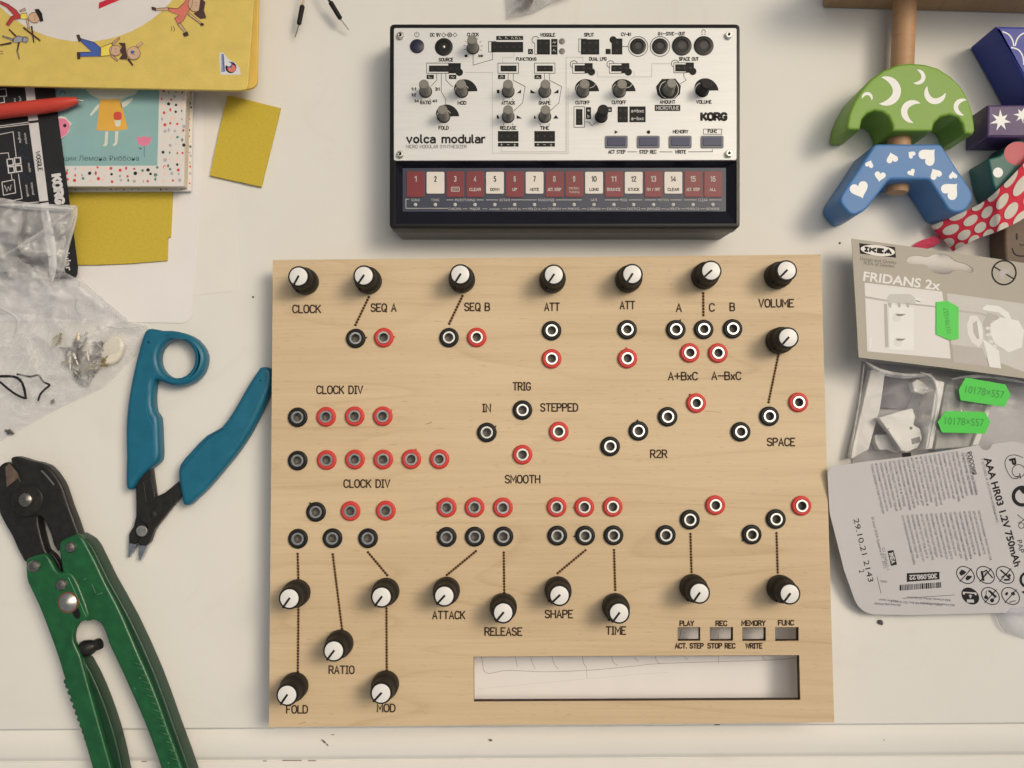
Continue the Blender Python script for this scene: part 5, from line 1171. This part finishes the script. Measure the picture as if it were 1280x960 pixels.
# royal blue block
M_rblk = mat('royal_blue_painted_wood', A(44, 56, 138), .5, var=.05, vscale=120, bump=.08, bscale=300)
g = G(); g.prism(zb(za, rnd([(781, 104), (1010, 108), (1100, 330), (990, 440), (955, 420)], [8, 4, 4, 8, 10]), BT), .3, BT, 1.4, bres=3)
rblk = tag(g.build('toy_block', M_rblk, smooth=35), 'royal blue wooden block with white curved scale lines at the right edge', 'toy block', 'wooden toy blocks')
for pts in ([(812, 127), (835, 138), (850, 160), (855, 182)], [(861, 182), (868, 158), (885, 138), (905, 130)], [(846, 190), (872, 198), (890, 222), (896, 258)], [(905, 130), (930, 150), (942, 180)], [(904, 258), (912, 230), (935, 205)]):
    g = G(); g.stroke(S_blk, spl([za(*p) for p in pts], 4, False), 1.7, .06); g.build('scale_line', M_wmark2, rblk)
# purple bar
M_pblk = mat('purple_painted_wood', A(74, 52, 92), .5, var=.06, vscale=120, bump=.08, bscale=300)
S_pur = Surf(23.0)
g = G(); g.prism(zb(za, rnd([(749, 419), (1060, 415), (1060, 552), (748, 549)], 7), 23), .3, 23, 1.3, bres=3)
pblk = tag(g.build('toy_block', M_pblk, smooth=35), 'purple wooden bar with white spiky stars behind the green block', 'toy block', 'wooden toy blocks')
def star(cx, cy, r, n=7, a0=10, rr_=random.Random(5)):
    pts = []
    for i in range(2 * n):
        t_ = R(a0 + 360 * i / (2 * n)); q = r * rr_.uniform(.85, 1.12) if i % 2 == 0 else r * .42
        pts.append(za(cx + q * math.cos(t_), cy + q * math.sin(t_)))
    return pts
flatmark(pblk, 'star_mark', M_wmark2, star(803, 482, 41), S_pur); flatmark(pblk, 'star_mark', M_wmark2, star(888, 460, 32, 7, 30), S_pur)
# dark green block with a red spot
M_dgb = mat('dark_green_painted_wood', A(36, 92, 80), .5, var=.06, vscale=120, bump=.08, bscale=300)
S_dg = Surf(21.0)
g = G(); g.prism(zb(za, rnd([(752, 634), (800, 622), (826, 596), (848, 566), (890, 560), (960, 600), (960, 760), (800, 800), (772, 736)], [8, 6, 6, 14, 10, 5, 5, 5, 6]), 21), .3, 21, 1.2, bres=3)
dgb = tag(g.build('toy_block', M_dgb, smooth=35), 'dark green wooden block with a red and a white spot under the dotted ribbon', 'toy block', 'wooden toy blocks')
flatmark(dgb, 'white_spot', M_wmark2, [za(792 + 20 * math.cos(R(a)), 690 + 20 * math.sin(R(a))) for a in range(0, 360, 15)], S_dg)
flatmark(dgb, 'red_spot', mat('red_stencil', A(178, 66, 76), .5), [za(872 + 56 * math.cos(R(a)), 614 + 47 * math.sin(R(a))) for a in range(0, 360, 12)], S_dg)
# natural wood block with a drawn face, shadow put into its dark colour
M_wood_shade = mat('shade_darkened_wood', (0.13, 0.085, 0.055), .6, var=.12, vscale=60, stretch=(1, 5, 1), bump=.1)
g = G(); g.prism(xy(rnd([(1256, 268), (1330, 262), (1330, 345), (1258, 345), (1255.5, 300)], [4, 4, 4, 14, 6]), 16), .3, 16, 1.5, bres=3)
smile_blk = tag(g.build('toy_block', M_wood_shade, smooth=35), 'natural wooden block coloured dark for shade, with a black drawn smile at the right edge', 'toy block', 'wooden toy blocks')
g = G(); zf_ = zm(1040, 280, 4.8); sf = Surf(16); g.poly(sf, spl([zf_(1104, 58), zf_(1112, 58), zf_(1114, 90), zf_(1104, 92)], 3), .06); g.stroke(sf, spl([zf_(1082, 148), zf_(1092, 175), zf_(1115, 190), zf_(1152, 192), zf_(1190, 180)], 4, False), 1.8, .06); g.stroke(sf, spl([zf_(1125, 122), zf_(1140, 128), zf_(1158, 120)], 4, False), 1.2, .06); g.build('drawn_smile', M_ink, smile_blk)

# red ribbon with cream dots
M_rib = mat('red_ribbon', A(205, 44, 62), .8, var=.06, vscale=500, bump=.4, bscale=2500)
M_rdot = mat('cream_ribbon_dots', A(206, 194, 174), .85, var=.04, vscale=500, bump=.3, bscale=2500)
ua = spl([(1163.3, 282.5), (1191.7, 270.8), (1218.3, 258.3), (1236.7, 246.7), (1256.7, 228.3), (1280, 204), (1310, 172)], 5, False)
la = spl([(1191.7, 314), (1205, 306.7), (1222, 298.3), (1240, 292), (1257, 285), (1281, 272), (1316, 244)], 5, False)
def rz(t_): return 5 + 20 * min(1, t_ * 1.7) + 1.2 * math.sin(t_ * 9)
g = G(); vs = []; n = len(ua); KX = 6
def rp_(i, s_, off):
    t_ = i / (n - 1); a, b = ua[i], la[i]
    return P(a[0] + (b[0] - a[0]) * s_, a[1] + (b[1] - a[1]) * s_, rz(t_) + 1.5 * math.sin(math.pi * s_) + off)
for i in range(n):
    for j in range(KX + 1): vs.append(rp_(i, j / KX, 0))
m_ = len(vs); vs += [v - Vector((0, 0, .5)) for v in vs]; w_ = KX + 1
fs = [(i * w_ + j, i * w_ + j + 1, (i + 1) * w_ + j + 1, (i + 1) * w_ + j) for i in range(n - 1) for j in range(KX)]
fs += [tuple(k + m_ for k in f_) for f_ in fs]; fs += [(i * w_ + e, (i + 1) * w_ + e, (i + 1) * w_ + e + m_, i * w_ + e + m_) for i in range(n - 1) for e in (0, KX)] + [(j, j + 1, j + 1 + m_, j + m_) for j in range(KX)]
g.add(vs, fs); rb = tag(g.build('dotted_ribbon', M_rib, smooth=60), 'red ribbon with big cream dots draped over the dark green block', 'ribbon')
def rib_uv(u_, s_, off):
    x = max(0, min(n - 1.001, u_ * (n - 1))); i = int(x); f_ = x - i
    return rp_(i, s_, off) * (1 - f_) + rp_(i + 1, s_, off) * f_
g = G()
zr6 = zm(1130, 160, 6.0)
for row, s0 in enumerate((.02, .36, .70, 1.0)):
    for k in range(9):
        uc = (k + (.5 if row % 2 else 0.0)) * .172 + .03; du, dv = .066, .148
        ring_ = []; cen_ = None
        for i in range(20):
            a = 2 * math.pi * i / 20; uu, ss = uc + du * math.cos(a), s0 + dv * math.sin(a)
            ring_.append((max(0, min(1, uu)), max(0, min(1, ss))))
        if max(p[0] for p in ring_) - min(p[0] for p in ring_) < .02: continue
        uc_, sc_ = min(1, max(0, uc)), min(1, max(0, s0)); pts = [rib_uv(uc_, sc_, .3)]
        for q_ in (.33, .66, 1.0): pts += [rib_uv(uc_ + (p[0] - uc_) * q_, sc_ + (p[1] - sc_) * q_, .3) for p in ring_]
        g.add(pts, [(0, 1 + i, 1 + (i + 1) % 20) for i in range(20)] + [(1 + 20 * r_ + i, 1 + 20 * r_ + (i + 1) % 20, 21 + 20 * r_ + (i + 1) % 20, 21 + 20 * r_ + i) for r_ in (0, 1) for i in range(20)])
g.build('ribbon_dots', M_rdot, rb)
g = G(); q = [P(*zf_(480, 132), 1.5), P(*zf_(530, 100), 3), P(*zf_(600, 78), 4), P(*zf_(650, 70), 5), P(*zf_(648, 112), 5), P(*zf_(610, 135), 2), P(*zf_(560, 150), 1.4)]
q2 = [v - Vector((0, 0, .8)) for v in q]; g.add(q + q2, [tuple(range(7)), tuple(range(13, 6, -1))] + [(i, (i + 1) % 7, 7 + (i + 1) % 7, 7 + i) for i in range(7)])
g2 = G(); g2.add(q, [tuple(range(7))])
tag(g.build('pink_strap', mat('pink_webbing', A(196, 60, 84), .8, var=.08, vscale=400), smooth=None), 'pink fabric end poking out below the dotted ribbon behind the hang card', 'strap')

# ------------------------------------------------------------------ hang-card package with white fittings
zh = zm(1040, 280, 4.8); zp = zm(1020, 440, 1280 / 260.)
HZ = 24.0; S_hd = plane3((1064, 300, 17), (1280, 330, 17), (1073, 447, HZ))
M_hcard = mat('grey_beige_card', A(160, 150, 132), .6, var=.03, vscale=60)
M_pic = mat('printed_photo_pale', A(200, 193, 183), .5, var=.05, vscale=18)
M_pic2 = mat('printed_photo_grey', A(178, 171, 160), .5, var=.09, vscale=16)
M_plw = mat('white_moulded_plastic', (.74, .73, .70), .38, var=.03, vscale=100)
M_lime = mat('lime_sticker', A(60, 186, 58), .55, var=.03)
M_stk = mat('sticker_ink', A(48, 140, 56), .6)
c0 = P(1170, 420, 0)
pk = empty('hang_package', (c0.x, c0.y, .3), 'retail pack of white fittings with a grey hang card and lime green price stickers', 'package')
hole = spl([zh(450, 215), zh(470, 196), zh(520, 190), zh(575, 198), zh(610, 184), zh(650, 178), zh(700, 190), zh(740, 222), zh(800, 240), zh(840, 262), zh(846, 284), zh(820, 292), zh(770, 284), zh(730, 278), zh(700, 300), zh(640, 300), zh(595, 280), zh(560, 246), zh(500, 240), zh(460, 235)], 3)
hd = on(S_hd, [(1064.4, 298.2), (1160, 311), (1240, 322.5), (1340, 338), (1345, 486), (1280, 473), (1180, 459.5), (1073.3, 446.8)])
g = G(); g.prism(hd, -.5, 0, .1, [on(S_hd, hole)], zf=lambda x, y: S_hd.z(x, y)); hc = g.build('hang_card', M_hcard, pk)
def HP(name, m, pts, off=.06, par=None): 
    g = G(); g.poly(S_hd, [zh(*p) for p in pts], off); return g.build(name, m, par or hc)
p1 = HP('printed_photo', M_pic, [(195, 352), (660, 405), (690, 600), (712, 808), (212, 764)])
p2 = HP('printed_photo', M_pic2, [(690, 415), (1152, 478), (1480, 520), (1500, 930), (1152, 888), (715, 720)])
M_ps, M_pd, M_pl = mat('print_shadow', A(160, 152, 143), .5, var=.1, vscale=40), mat('print_dark', A(104, 97, 90), .5, var=.2, vscale=80), mat('print_light', A(208, 202, 192), .5, var=.05, vscale=50)
HP('print_shape', M_ps, [(200, 432), (330, 455), (500, 478), (688, 500), (688, 508), (500, 488), (330, 466), (200, 445)], .1, p1); HP('print_shape', M_ps, [(312, 478), (330, 480), (340, 738), (318, 742)], .12, p1)
HP('print_shape', M_pic2, [(330, 440), (350, 420), (470, 420), (500, 445), (500, 480), (330, 470)], .14, p1)
HP('print_shape', M_pl, [(340, 480), (490, 500), (492, 760), (346, 752)], .11, p1)
for x, y, r in ((515, 460, 20),): HP('print_shape', M_pl, blob(x, y, r), .2, p1); HP('print_shape', M_pd, [(500, 456), (530, 464), (530, 470), (500, 462)], .26, p1)
for x, y in ((390, 560), (395, 708)): HP('print_shape', M_pic, blob(x, y, 26, 30), .17, p1); HP('print_shape', M_pd, [(380, 540 + y - 560), (445, 540 + y - 560), (420, 552 + y - 560), (392, 552 + y - 560)], .22, p1)
for x in (345, 400, 452): HP('print_shape', M_ps, [(x - 10, 470), (x + 14, 474), (x + 8, 505), (x - 4, 495)], .2, p1)
HP('print_shape', M_ps, [(692, 508), (880, 530), (950, 548), (950, 560), (880, 542), (692, 520)], .1, p2)
HP('print_shape', M_pic, [(810, 600), (830, 550), (870, 550), (900, 600), (910, 700), (880, 740), (840, 710), (815, 660)], .1, p2); HP('print_shape', M_ps, [(845, 595), (868, 580), (885, 610), (890, 690), (870, 690), (848, 650)], .14, p2)
HP('print_shape', M_pl, [(870, 590), (882, 582), (905, 640), (900, 690), (885, 690)], .18, p2)
HP('print_shape', M_pl, [(905, 500), (930, 484), (1000, 492), (1060, 530), (1080, 580), (1050, 570), (1000, 530), (940, 522), (908, 515)], .1, p2); HP('print_shape', M_ps, [(930, 530), (990, 545), (1010, 570), (960, 580), (950, 640), (930, 690), (905, 600)], .12, p2)
HP('print_shape', M_pl, [(950, 600), (1010, 560), (1120, 580), (1152, 640), (1140, 740), (1060, 770), (980, 720), (950, 660)], .16, p2)
HP('print_shape', M_pl, [(905, 690), (950, 720), (1000, 760), (1015, 868), (945, 858)], .2, p2); HP('print_shape', M_ps, [(718, 722), (905, 745), (940, 858), (730, 830)], .08, p2)
for x, y in ((935, 625), (938, 665), (955, 705), (975, 735)): HP('print_shape', M_pic, blob(x, y, 15, 10), .22, p2)
HP('staple', M_pl, [(228, 682), (238, 680), (234, 748), (224, 750)], .2, p1)
lgb = HP('logo_panel', M_ink, [(163, 115), (378, 138), (384, 202), (168, 178)], .06)
lgo = HP('logo_oval', M_dotw, [(275 + 103 * math.cos(R(a)) , 159 + 32 * math.sin(R(a)) + 103 * math.cos(R(a)) * .107) for a in range(0, 360, 10)], .12, lgb)
g = G(); slet(g, S_hd, 'IKEA', *zh(277, 159), 35, 6.6, 2.3, 6.2, .2, plain_i=False); g.build('logo_lettering', M_ink, lgb)
g = G(); g.text(S_hd, 'Design and Quality', *zh(278, 218), w=46, h=4.4, ang=6.5); g.text(S_hd, 'IKEA of Sweden', *zh(282, 242), w=38, h=4.4, ang=6.5); g.build('card_lettering', mat('card_grey_print', A(96, 90, 80), .6), hc)
g = G(); g.text(S_hd, 'FRIDANS 2x', *zh(420, 340), w=97, h=11.5, ang=7.2, bold=.022); g.build('white_lettering', M_pl, hc)
g = G(); q = zh(1032, 292); g.ring(S_hd, *q, 15, 2.0, .06, a0=0, a1=360); g.ring(S_hd, q[0] + .0, q[1], 15, 1.2, .1); g.stroke(S_hd, [zh(975, 258), zh(1092, 330)], 1.8, .06); g.build('no_sign', M_ink, hc)
HP('sign_figure', M_ps, [(1000, 290), (1030, 262), (1070, 270), (1062, 300), (1040, 300), (1030, 330), (1008, 320)], .1)
st1 = HP('price_sticker', M_lime, [(625, 468), (692, 460), (760, 498), (760, 690), (705, 697), (625, 662)], .5)
g = G(); g.text(S_hd, '10178×557', *zh(692, 580), w=32, h=6, ang=-98, off=.6); g.build('sticker_digits', M_stk, st1)
# pouch
def pz(u, v): return .6
c_low = [(1078, 448), (1180, 462), (1285, 476), (1345, 488), (1345, 590), (1062, 590), (1061, 572), (1068, 520)]
M_pouch = film_mat('pouch_film', (.84, .84, .85), .06, .14, 30, .12)
pillow(c_low, (1195, 525), lambda u, v: .4, lambda u, v: 18.5, 30, .45, .022, 33, 6).build('pouch_film', M_pouch, pk, smooth=60)
g = G(); g.prism(xy([(1078, 452), (1345, 480), (1345, 590), (1064, 590)], .8), .35, .7); g.build('pouch_back', mat('pouch_backing', A(160, 154, 150), .5, var=.1, vscale=30), pk)
M_pouch2 = film_mat('pouch_fold', (.80, .80, .81), .34, .3, 50, .18)
for q_, w in (([(1082, 452), (1100, 464), (1130, 470), (1165, 468)], 7), ([(1150, 466), (1166, 474), (1172, 500), (1160, 560)], 6), ([(1080, 455), (1074, 500), (1062, 570)], 3), ([(1190, 474), (1230, 470), (1280, 478)], 5)):
    g = G(); pts = spl(q_, 5, False); vs = []; m = len(pts)
    for i, (u, v) in enumerate(pts):
        a, b = pts[max(i - 1, 0)], pts[min(i + 1, m - 1)]; d = Vector((b[0] - a[0], b[1] - a[1])).normalized(); k = w * .5 * (.35 + .65 * math.sin(math.pi * i / (m - 1)))
        for t_, dz in ((-1, -.8), (0, .5), (1, -.8)): vs.append(P(u - d.y * k * t_, v + d.x * k * t_, 19.6 + dz))
    g.add(vs, [(3 * i + j, 3 * i + j + 1, 3 * i + j + 4, 3 * i + j + 3) for i in range(m - 1) for j in (0, 1)]); g.build('film_fold', M_pouch2, pk, smooth=80)
S_ps = plane3((1200, 475, 21.6), (1260, 480, 21.4), (1200, 548, 20.6))
for pts, tx, an, cx, cy in (([(920, 157), (1165, 200), (1197, 262), (1160, 338), (890, 297), (878, 235)], '10178×557', 9, 1040, 245), ([(800, 363), (1040, 370), (1072, 430), (1040, 503), (775, 495), (748, 430)], '10178×557', 3, 914, 428)):
    g = G(); q = on(S_ps, [zp(*p) for p in pts]); g.prism(q, -.15, .1, 0, zf=lambda x, y: S_ps.z(x, y)); s_ = g.build('price_sticker', M_lime, pk)
    g = G(); g.text(S_ps, tx, *zp(cx, cy), w=49, h=9.5, ang=an, off=.2, bold=.008); g.build('sticker_digits', M_stk, s_)
# fittings inside the pouch
def inner(name, m, pts, z0, z1, label, cat, group=None, bev=.5):
    g = G(); g.prism(zb(zp, pts, z1), z0, z1, bev); return thing_mesh(g, name, m, label, cat, group, 40)
inner('white_rail', M_plw, rnd([(338, 108), (428, 122), (395, 350), (325, 600), (212, 662), (222, 600)], 8), .9, 7, 'flat white plastic rail along the left side inside the clear pouch', 'plastic rail')
inner('instruction_leaflet', mat('dark_leaflet', A(98, 92, 96), .6, var=.06), [(430, 128), (640, 160), (560, 352), (392, 342)], .9, 3, 'dark grey folded leaflet between the rail and bracket in the pouch', 'leaflet', bev=.1)
br = inner('wall_bracket', M_plw, rnd([(385, 405), (480, 375), (595, 345), (612, 400), (600, 450), (640, 470), (655, 530), (625, 590), (560, 618), (530, 612), (480, 520), (440, 480)], 10), 7.5, 13, 'white triangular wall bracket lying in the pouch', 'bracket')
g = G(); sf = Surf(13); g.disc(sf, *zp(585, 468), 2, .1, 12); g.poly(sf, [zp(585, 535), zp(640, 520), zp(645, 555), zp(590, 570)], .1); g.build('bracket_slot', M_pd, br)
g = G(); g.prism(zb(zp, [(440, 478), (455, 468), (548, 606), (530, 612)], 15), 13, 15, .4); g.build('bracket_rib', M_plw, br)
inner('wall_bracket', M_plw, rnd([(360, 510), (470, 505), (525, 600), (500, 628), (440, 600), (390, 605), (365, 560)], 12), .9, 7, 'second small white bracket under the triangular one in the pouch', 'bracket')
inner('plastic_clip', M_plw, rnd([(590, 190), (625, 165), (690, 205), (702, 240), (660, 262), (605, 245)], 8), .9, 8, 'small white clip at the top of the pouch by the leaflet', 'clip')
inner('white_channel', M_plw, rnd([(735, 172), (792, 185), (785, 235), (716, 596), (672, 600), (735, 230)], 6), .9, 16, 'upright white plastic channel across the middle of the pouch', 'plastic channel')
inner('grey_box', mat('grey_inner_card', A(158, 152, 143), .6, var=.08), [(800, 200), (1060, 240), (980, 580), (730, 600)], .9, 12, 'grey boxed part behind the two stickers inside the pouch', 'box')
inner('white_channel', M_plw, rnd([(1062, 300), (1092, 310), (1000, 575), (958, 580)], 5), .9, 14, 'white plastic channel on the right of the stickered box in the pouch', 'plastic channel')
inner('blue_grey_plug', mat('slate_plug', A(92, 108, 118), .4), rnd([(728, 560), (800, 520), (860, 570), (820, 610), (730, 612)], 8), .9, 9, 'slate grey plug in the pouch at the battery card edge', 'wall plug')

# ------------------------------------------------------------------ battery backing card
zk = zm(1020, 540, 960 / 260.)
S_bc = plane3((1040, 590, 22), (1270, 560, 26), (1085, 767, 6))
M_bcard = mat('white_coated_card', (.58, .565, .58), .5, var=.02, vscale=40)
c0 = P(1160, 670, 0)
bc = empty('battery_card', (c0.x, c0.y, 3), 'white printed battery backing card with warning symbols lying over the clear pouch', 'card')
ol = [zk(52, 165), zk(200, 140), zk(400, 116), zk(640, 80), zk(752, 60), zk(764, 78), zk(790, 86), zk(806, 72), zk(812, 56), zk(900, 44), (1275, 553), (1345, 580), (1345, 768), (1258, 766), (1140, 769), (1085, 768), (1071, 757), zk(130, 640), zk(90, 480), zk(62, 370)]
g = G(); g.prism(on(S_bc, rnd(ol, [10, 0, 0, 0, 6, 4, 4, 4, 6, 0, 10, 0, 0, 0, 4, 12, 8, 0, 0, 6])), -.45, 0, .1, zf=lambda x, y: S_bc.z(x, y)); bsh = g.build('card_sheet', M_bcard, bc)
M_bi = mat('card_black_print', (.02, .02, .022), .6, spec=.2); M_bg = mat('card_fine_print', A(104, 98, 104), .6)
g = G(); f = S_bc
def bt(t_, x, y, L_, h, ang, bold=0.0): g.text(f, t_, *zk(x, y), w=L_ / 3.692, h=h / 3.692, ang=ang, bold=bold)
for a_ in (('AAA HR03 1.2V 750mAh', 862, 368, 522, 32, 74.3, .03), ('РОССИЯ', 720, 144, 108, 18, 77, .03), ('29.10.21 2143', 220, 545, 300, 26, 76.5), ('2', 212, 642, 14, 26, 76.5), ('PAP', 945, 528, 60, 24, 78)):
    g = G(); bt(*a_); g.build('bold_lettering', M_bi, bc)
g = G(); rr = random.Random(9)
WORDS_RU = ['использование', 'батарейки', 'не', 'следует', 'при', 'температуре', 'и', 'хранить', 'в', 'сухом', 'месте', 'зарядите', 'перед', 'устройства', 'только', 'для']
def para(x0, y0, x1, y1, n, L_, dx_ang, h=13):
    for i in range(n):
        t_ = i / max(1, n - 1); x, y = x0 + (x1 - x0) * t_, y0 + (y1 - y0) * t_
        ln = ' '.join(rr.choice(WORDS_RU) for _ in range(5)); k = L_ * rr.uniform(.86, 1.0)
        a = R(dx_ang); g.text(f, ln, *zk(x + math.cos(a) * k / 2, y + math.sin(a) * k / 2), w=k / 3.692, h=h / 3.692, ang=dx_ang, bold=.004)
bt('Готово к использованию.', 804, 272, 305, 15, 76)
para(258, 148, 650, 88, 20, 240, 76.5); para(400, 384, 752, 362, 17, 236, 76)
for x, y in ((672, 92), (692, 92)): bt('Артикул номер: ред батарейка', x + 28, y + 100, 200, 14, 76.5, .02)
bt('© Inter IKEA Systems B.V. 2015', 290, 510, 245, 13, 76); bt('CI 234567-1', 322, 585, 105, 13, 78)
for x, y, L_ in ((560, 795, 160), (460, 790, 240), (520, 770, 200), (335, 778, 90), (330, 796, 120)): bt('IKEA of Sweden AB Box 702 SE-343 81' if L_ > 100 else 'Made in Japan', x, y, L_, 10, 184)
bt('100%', 312, 690, 32, 11, 184); 
g.build('fine_lettering', M_bg, bc)
g = G()
for q in ([zk(396, 98), zk(438, 94), zk(440, 112), zk(398, 117)], [zk(330, 549), zk(358, 545), zk(374, 612), zk(346, 618)], [zk(419, 652), zk(570, 645), zk(570, 680), zk(419, 692)]): g = G(); g.poly(f, q, .06); g.build('printed_block', M_bi, bc)
g = G(); x = 386.0
while x < 580:
    w_ = rr.choice((3, 4, 6, 8)); t_ = (x - 386) / 196; g.poly(f, [zk(x, 706 - 14 * t_), zk(x + w_, 706 - 14 * t_), zk(x + w_ + .5, 732 - 14 * t_), zk(x + .5, 732 - 14 * t_)], .06); x += w_ + rr.choice((3, 4, 5))
g.build('barcode', M_bi, bc)
for q in ([zk(400, 768), zk(640, 752)], [zk(282, 668), zk(300, 745)]): g = G(); g.stroke(f, q, .5); g.build('printed_rule', M_bi, bc)
g = G(); slet(g, f, '305.098.22', *zk(495, 668), 35, 6.2, 1.3, 176.5, .16); g.build('white_lettering', M_bcard, bc); g = G(); slet(g, f, 'IKEA', *zk(352, 581), 14, 5.5, 1.3, 76, .2, plain_i=False); g.build('white_lettering', M_bcard, bc)
SY = [(690, 660), (782, 660), (873, 660), (712, 757), (805, 757), (898, 757)]
for i, (x, y) in enumerate(SY):
    g = G(); pts = [zk(x + 41 * math.cos(R(a)) + 5 * math.sin(R(a)), y + 39 * math.sin(R(a)) + 6 * math.cos(R(a))) for a in range(0, 361, 15)]
    if i == 3: g.poly(f, pts[:-1], .05)
    else: g.stroke(f, pts, 1.2, .05); g.stroke(f, [zk(x + 27, y - 29), zk(x - 26, y + 30)], 1.2, .05)
    def shp(*pp): g.poly(f, [zk(x + a, y + b) for a, b in pp], .1)
    if i == 0: shp((-30, -8), (-18, -26), (-6, -20), (4, -14), (-4, -4), (-20, 4)); shp((0, 14), (8, 2), (28, 4), (30, 10), (14, 24), (2, 24))
    if i == 1: shp((-22, -18), (-12, -20), (-4, 26), (-14, 28)); g.stroke(f, [zk(x - 8, y - 14), zk(x + 4, y - 22), zk(x + 32, y + 12)], 1.6, .1); g.stroke(f, [zk(x - 14, y + 20), zk(x + 4, y - 12)], 1.0, .1)
    if i == 2: g.stroke(f, [zk(x - 20, y - 22), zk(x - 2, y - 6), zk(x + 22, y + 16)], 2.0, .1); g.disc(f, *zk(x + 20, y + 2), 1.8, .1); shp((-6, 18), (20, 18), (22, 26), (-6, 27)); g.stroke(f, [zk(x - 16, y + 10), zk(x + 10, y - 6)], 1.2, .1)
    if i == 4: shp((-12, -24), (-2, -28), (28, 0), (20, 8)); g.disc(f, *zk(x - 20, y + 6), 2.4, .1); g.disc(f, *zk(x + 8, y + 20), 2.6, .1); g.stroke(f, [zk(x - 18, y - 24), zk(x - 22, y + 4)], .8, .1); g.stroke(f, [zk(x + 12, y + 14), zk(x + 30, y + 2)], .8, .1)
    if i == 5: shp((-24, -14), (-14, -20), (-10, -10), (-18, -2), (-26, -6)); shp((2, -16), (14, -20), (22, -8), (12, -2), (4, -6)); g.stroke(f, [zk(x - 4, y + 30), zk(x + 4, y + 26), zk(x + 22, y + 22)], 1.0, .1)
    g.build('warning_symbol', M_bi, bc)
    if i == 3:
        g = G(); shp((-34, -20), (28, -16), (30, -4), (22, -4), (20, -10), (-24, -14), (-26, -6), (-34, -8)); shp((-8, 0), (0, -8), (10, 0), (4, 2), (4, 10), (-2, 10), (-2, 2)); shp((-16, 16), (16, 16), (18, 30), (-14, 30)); g.build('white_symbol', M_bcard, bc)
# recycling and certification marks at the card's right side
g = G(); q = zk(918, 165)
g.stroke(f, spl([zk(932, 215), zk(905, 212), zk(882, 180), (1020 + 872 / 3.692, 540 + 140 / 3.692), zk(888, 112), zk(920, 106), zk(955, 118)], 4, False), .9, .06); slet(g, f, 'P', *zk(908, 138), 9, 9, 2.6, 78, .08); g.ring(f, *zk(935, 180), 8, .9, .06, a0=20, a1=330); slet(g, f, 'T', *zk(932, 205), 7, 7, 1.2, 78, .08)
g.build('recycling_mark', M_bi, bc); g = G()
g.ring(f, *zk(952, 296), 11, 4.4, .08, a0=60, a1=300); g.poly(f, [zk(930, 255), zk(968, 250), zk(968, 285), zk(955, 285)], .1)
g.build('recycling_mark', M_bi, bc); g = G()
g.stroke(f, spl([zk(930, 382), zk(955, 402), zk(975, 418)], 3, False), .9, .06); g.stroke(f, spl([zk(975, 398), zk(935, 420)], 3, False), .9, .06); g.ring(f, *zk(948, 432), 3.4, .9, .06)
g.build('recycling_mark', M_bi, bc); g = G()
g.ring(f, *zk(978, 682), 9, 3.2, .06, a0=100, a1=250); g.poly(f, [zk(948, 738), zk(975, 726), zk(975, 758)], .06)
g.build('recycling_mark', M_bi, bc)
# clear blister cup under the card
M_blis = film_mat('blister_plastic', (.70, .73, .82), .28, .10, 20, .12)
pillow([(1232, 735), (1250, 782), (1258, 792), (1280, 799), (1345, 804), (1345, 735)], (1300, 760), .4, 7, 8, .2, .03, 41, 8).build('blister_cup', M_blis, bc, smooth=60)

# crumbs on the table
def crumb(u, v, r, m, label):
    g = G(); c = P(u, v, 0); rr = random.Random(int(u))
    g.lathe((c.x, c.y, .02), [(r * .7, 0), (r, r * .4), (r * .6, r * .9), (0, r)], 8)
    for i, p in enumerate(g.V): p.x += rr.uniform(-.3, .3) * r; p.y += rr.uniform(-.25, .5) * r
    thing_mesh(g, 'crumb', m, label, 'crumb', None, 60)
M_crm = mat('grey_crumb', (.12, .11, .105), .8, var=.3)
crumb(1100, 778, 1.7, M_crm, 'dark grey crumb on the table below the battery card'); crumb(316.5, 371.5, .6, M_crm, 'tiny dark speck on the table left of the wooden panel'); crumb(1049.5, 304, .6, M_crm, 'tiny dark speck on the table left of the hang card corner')
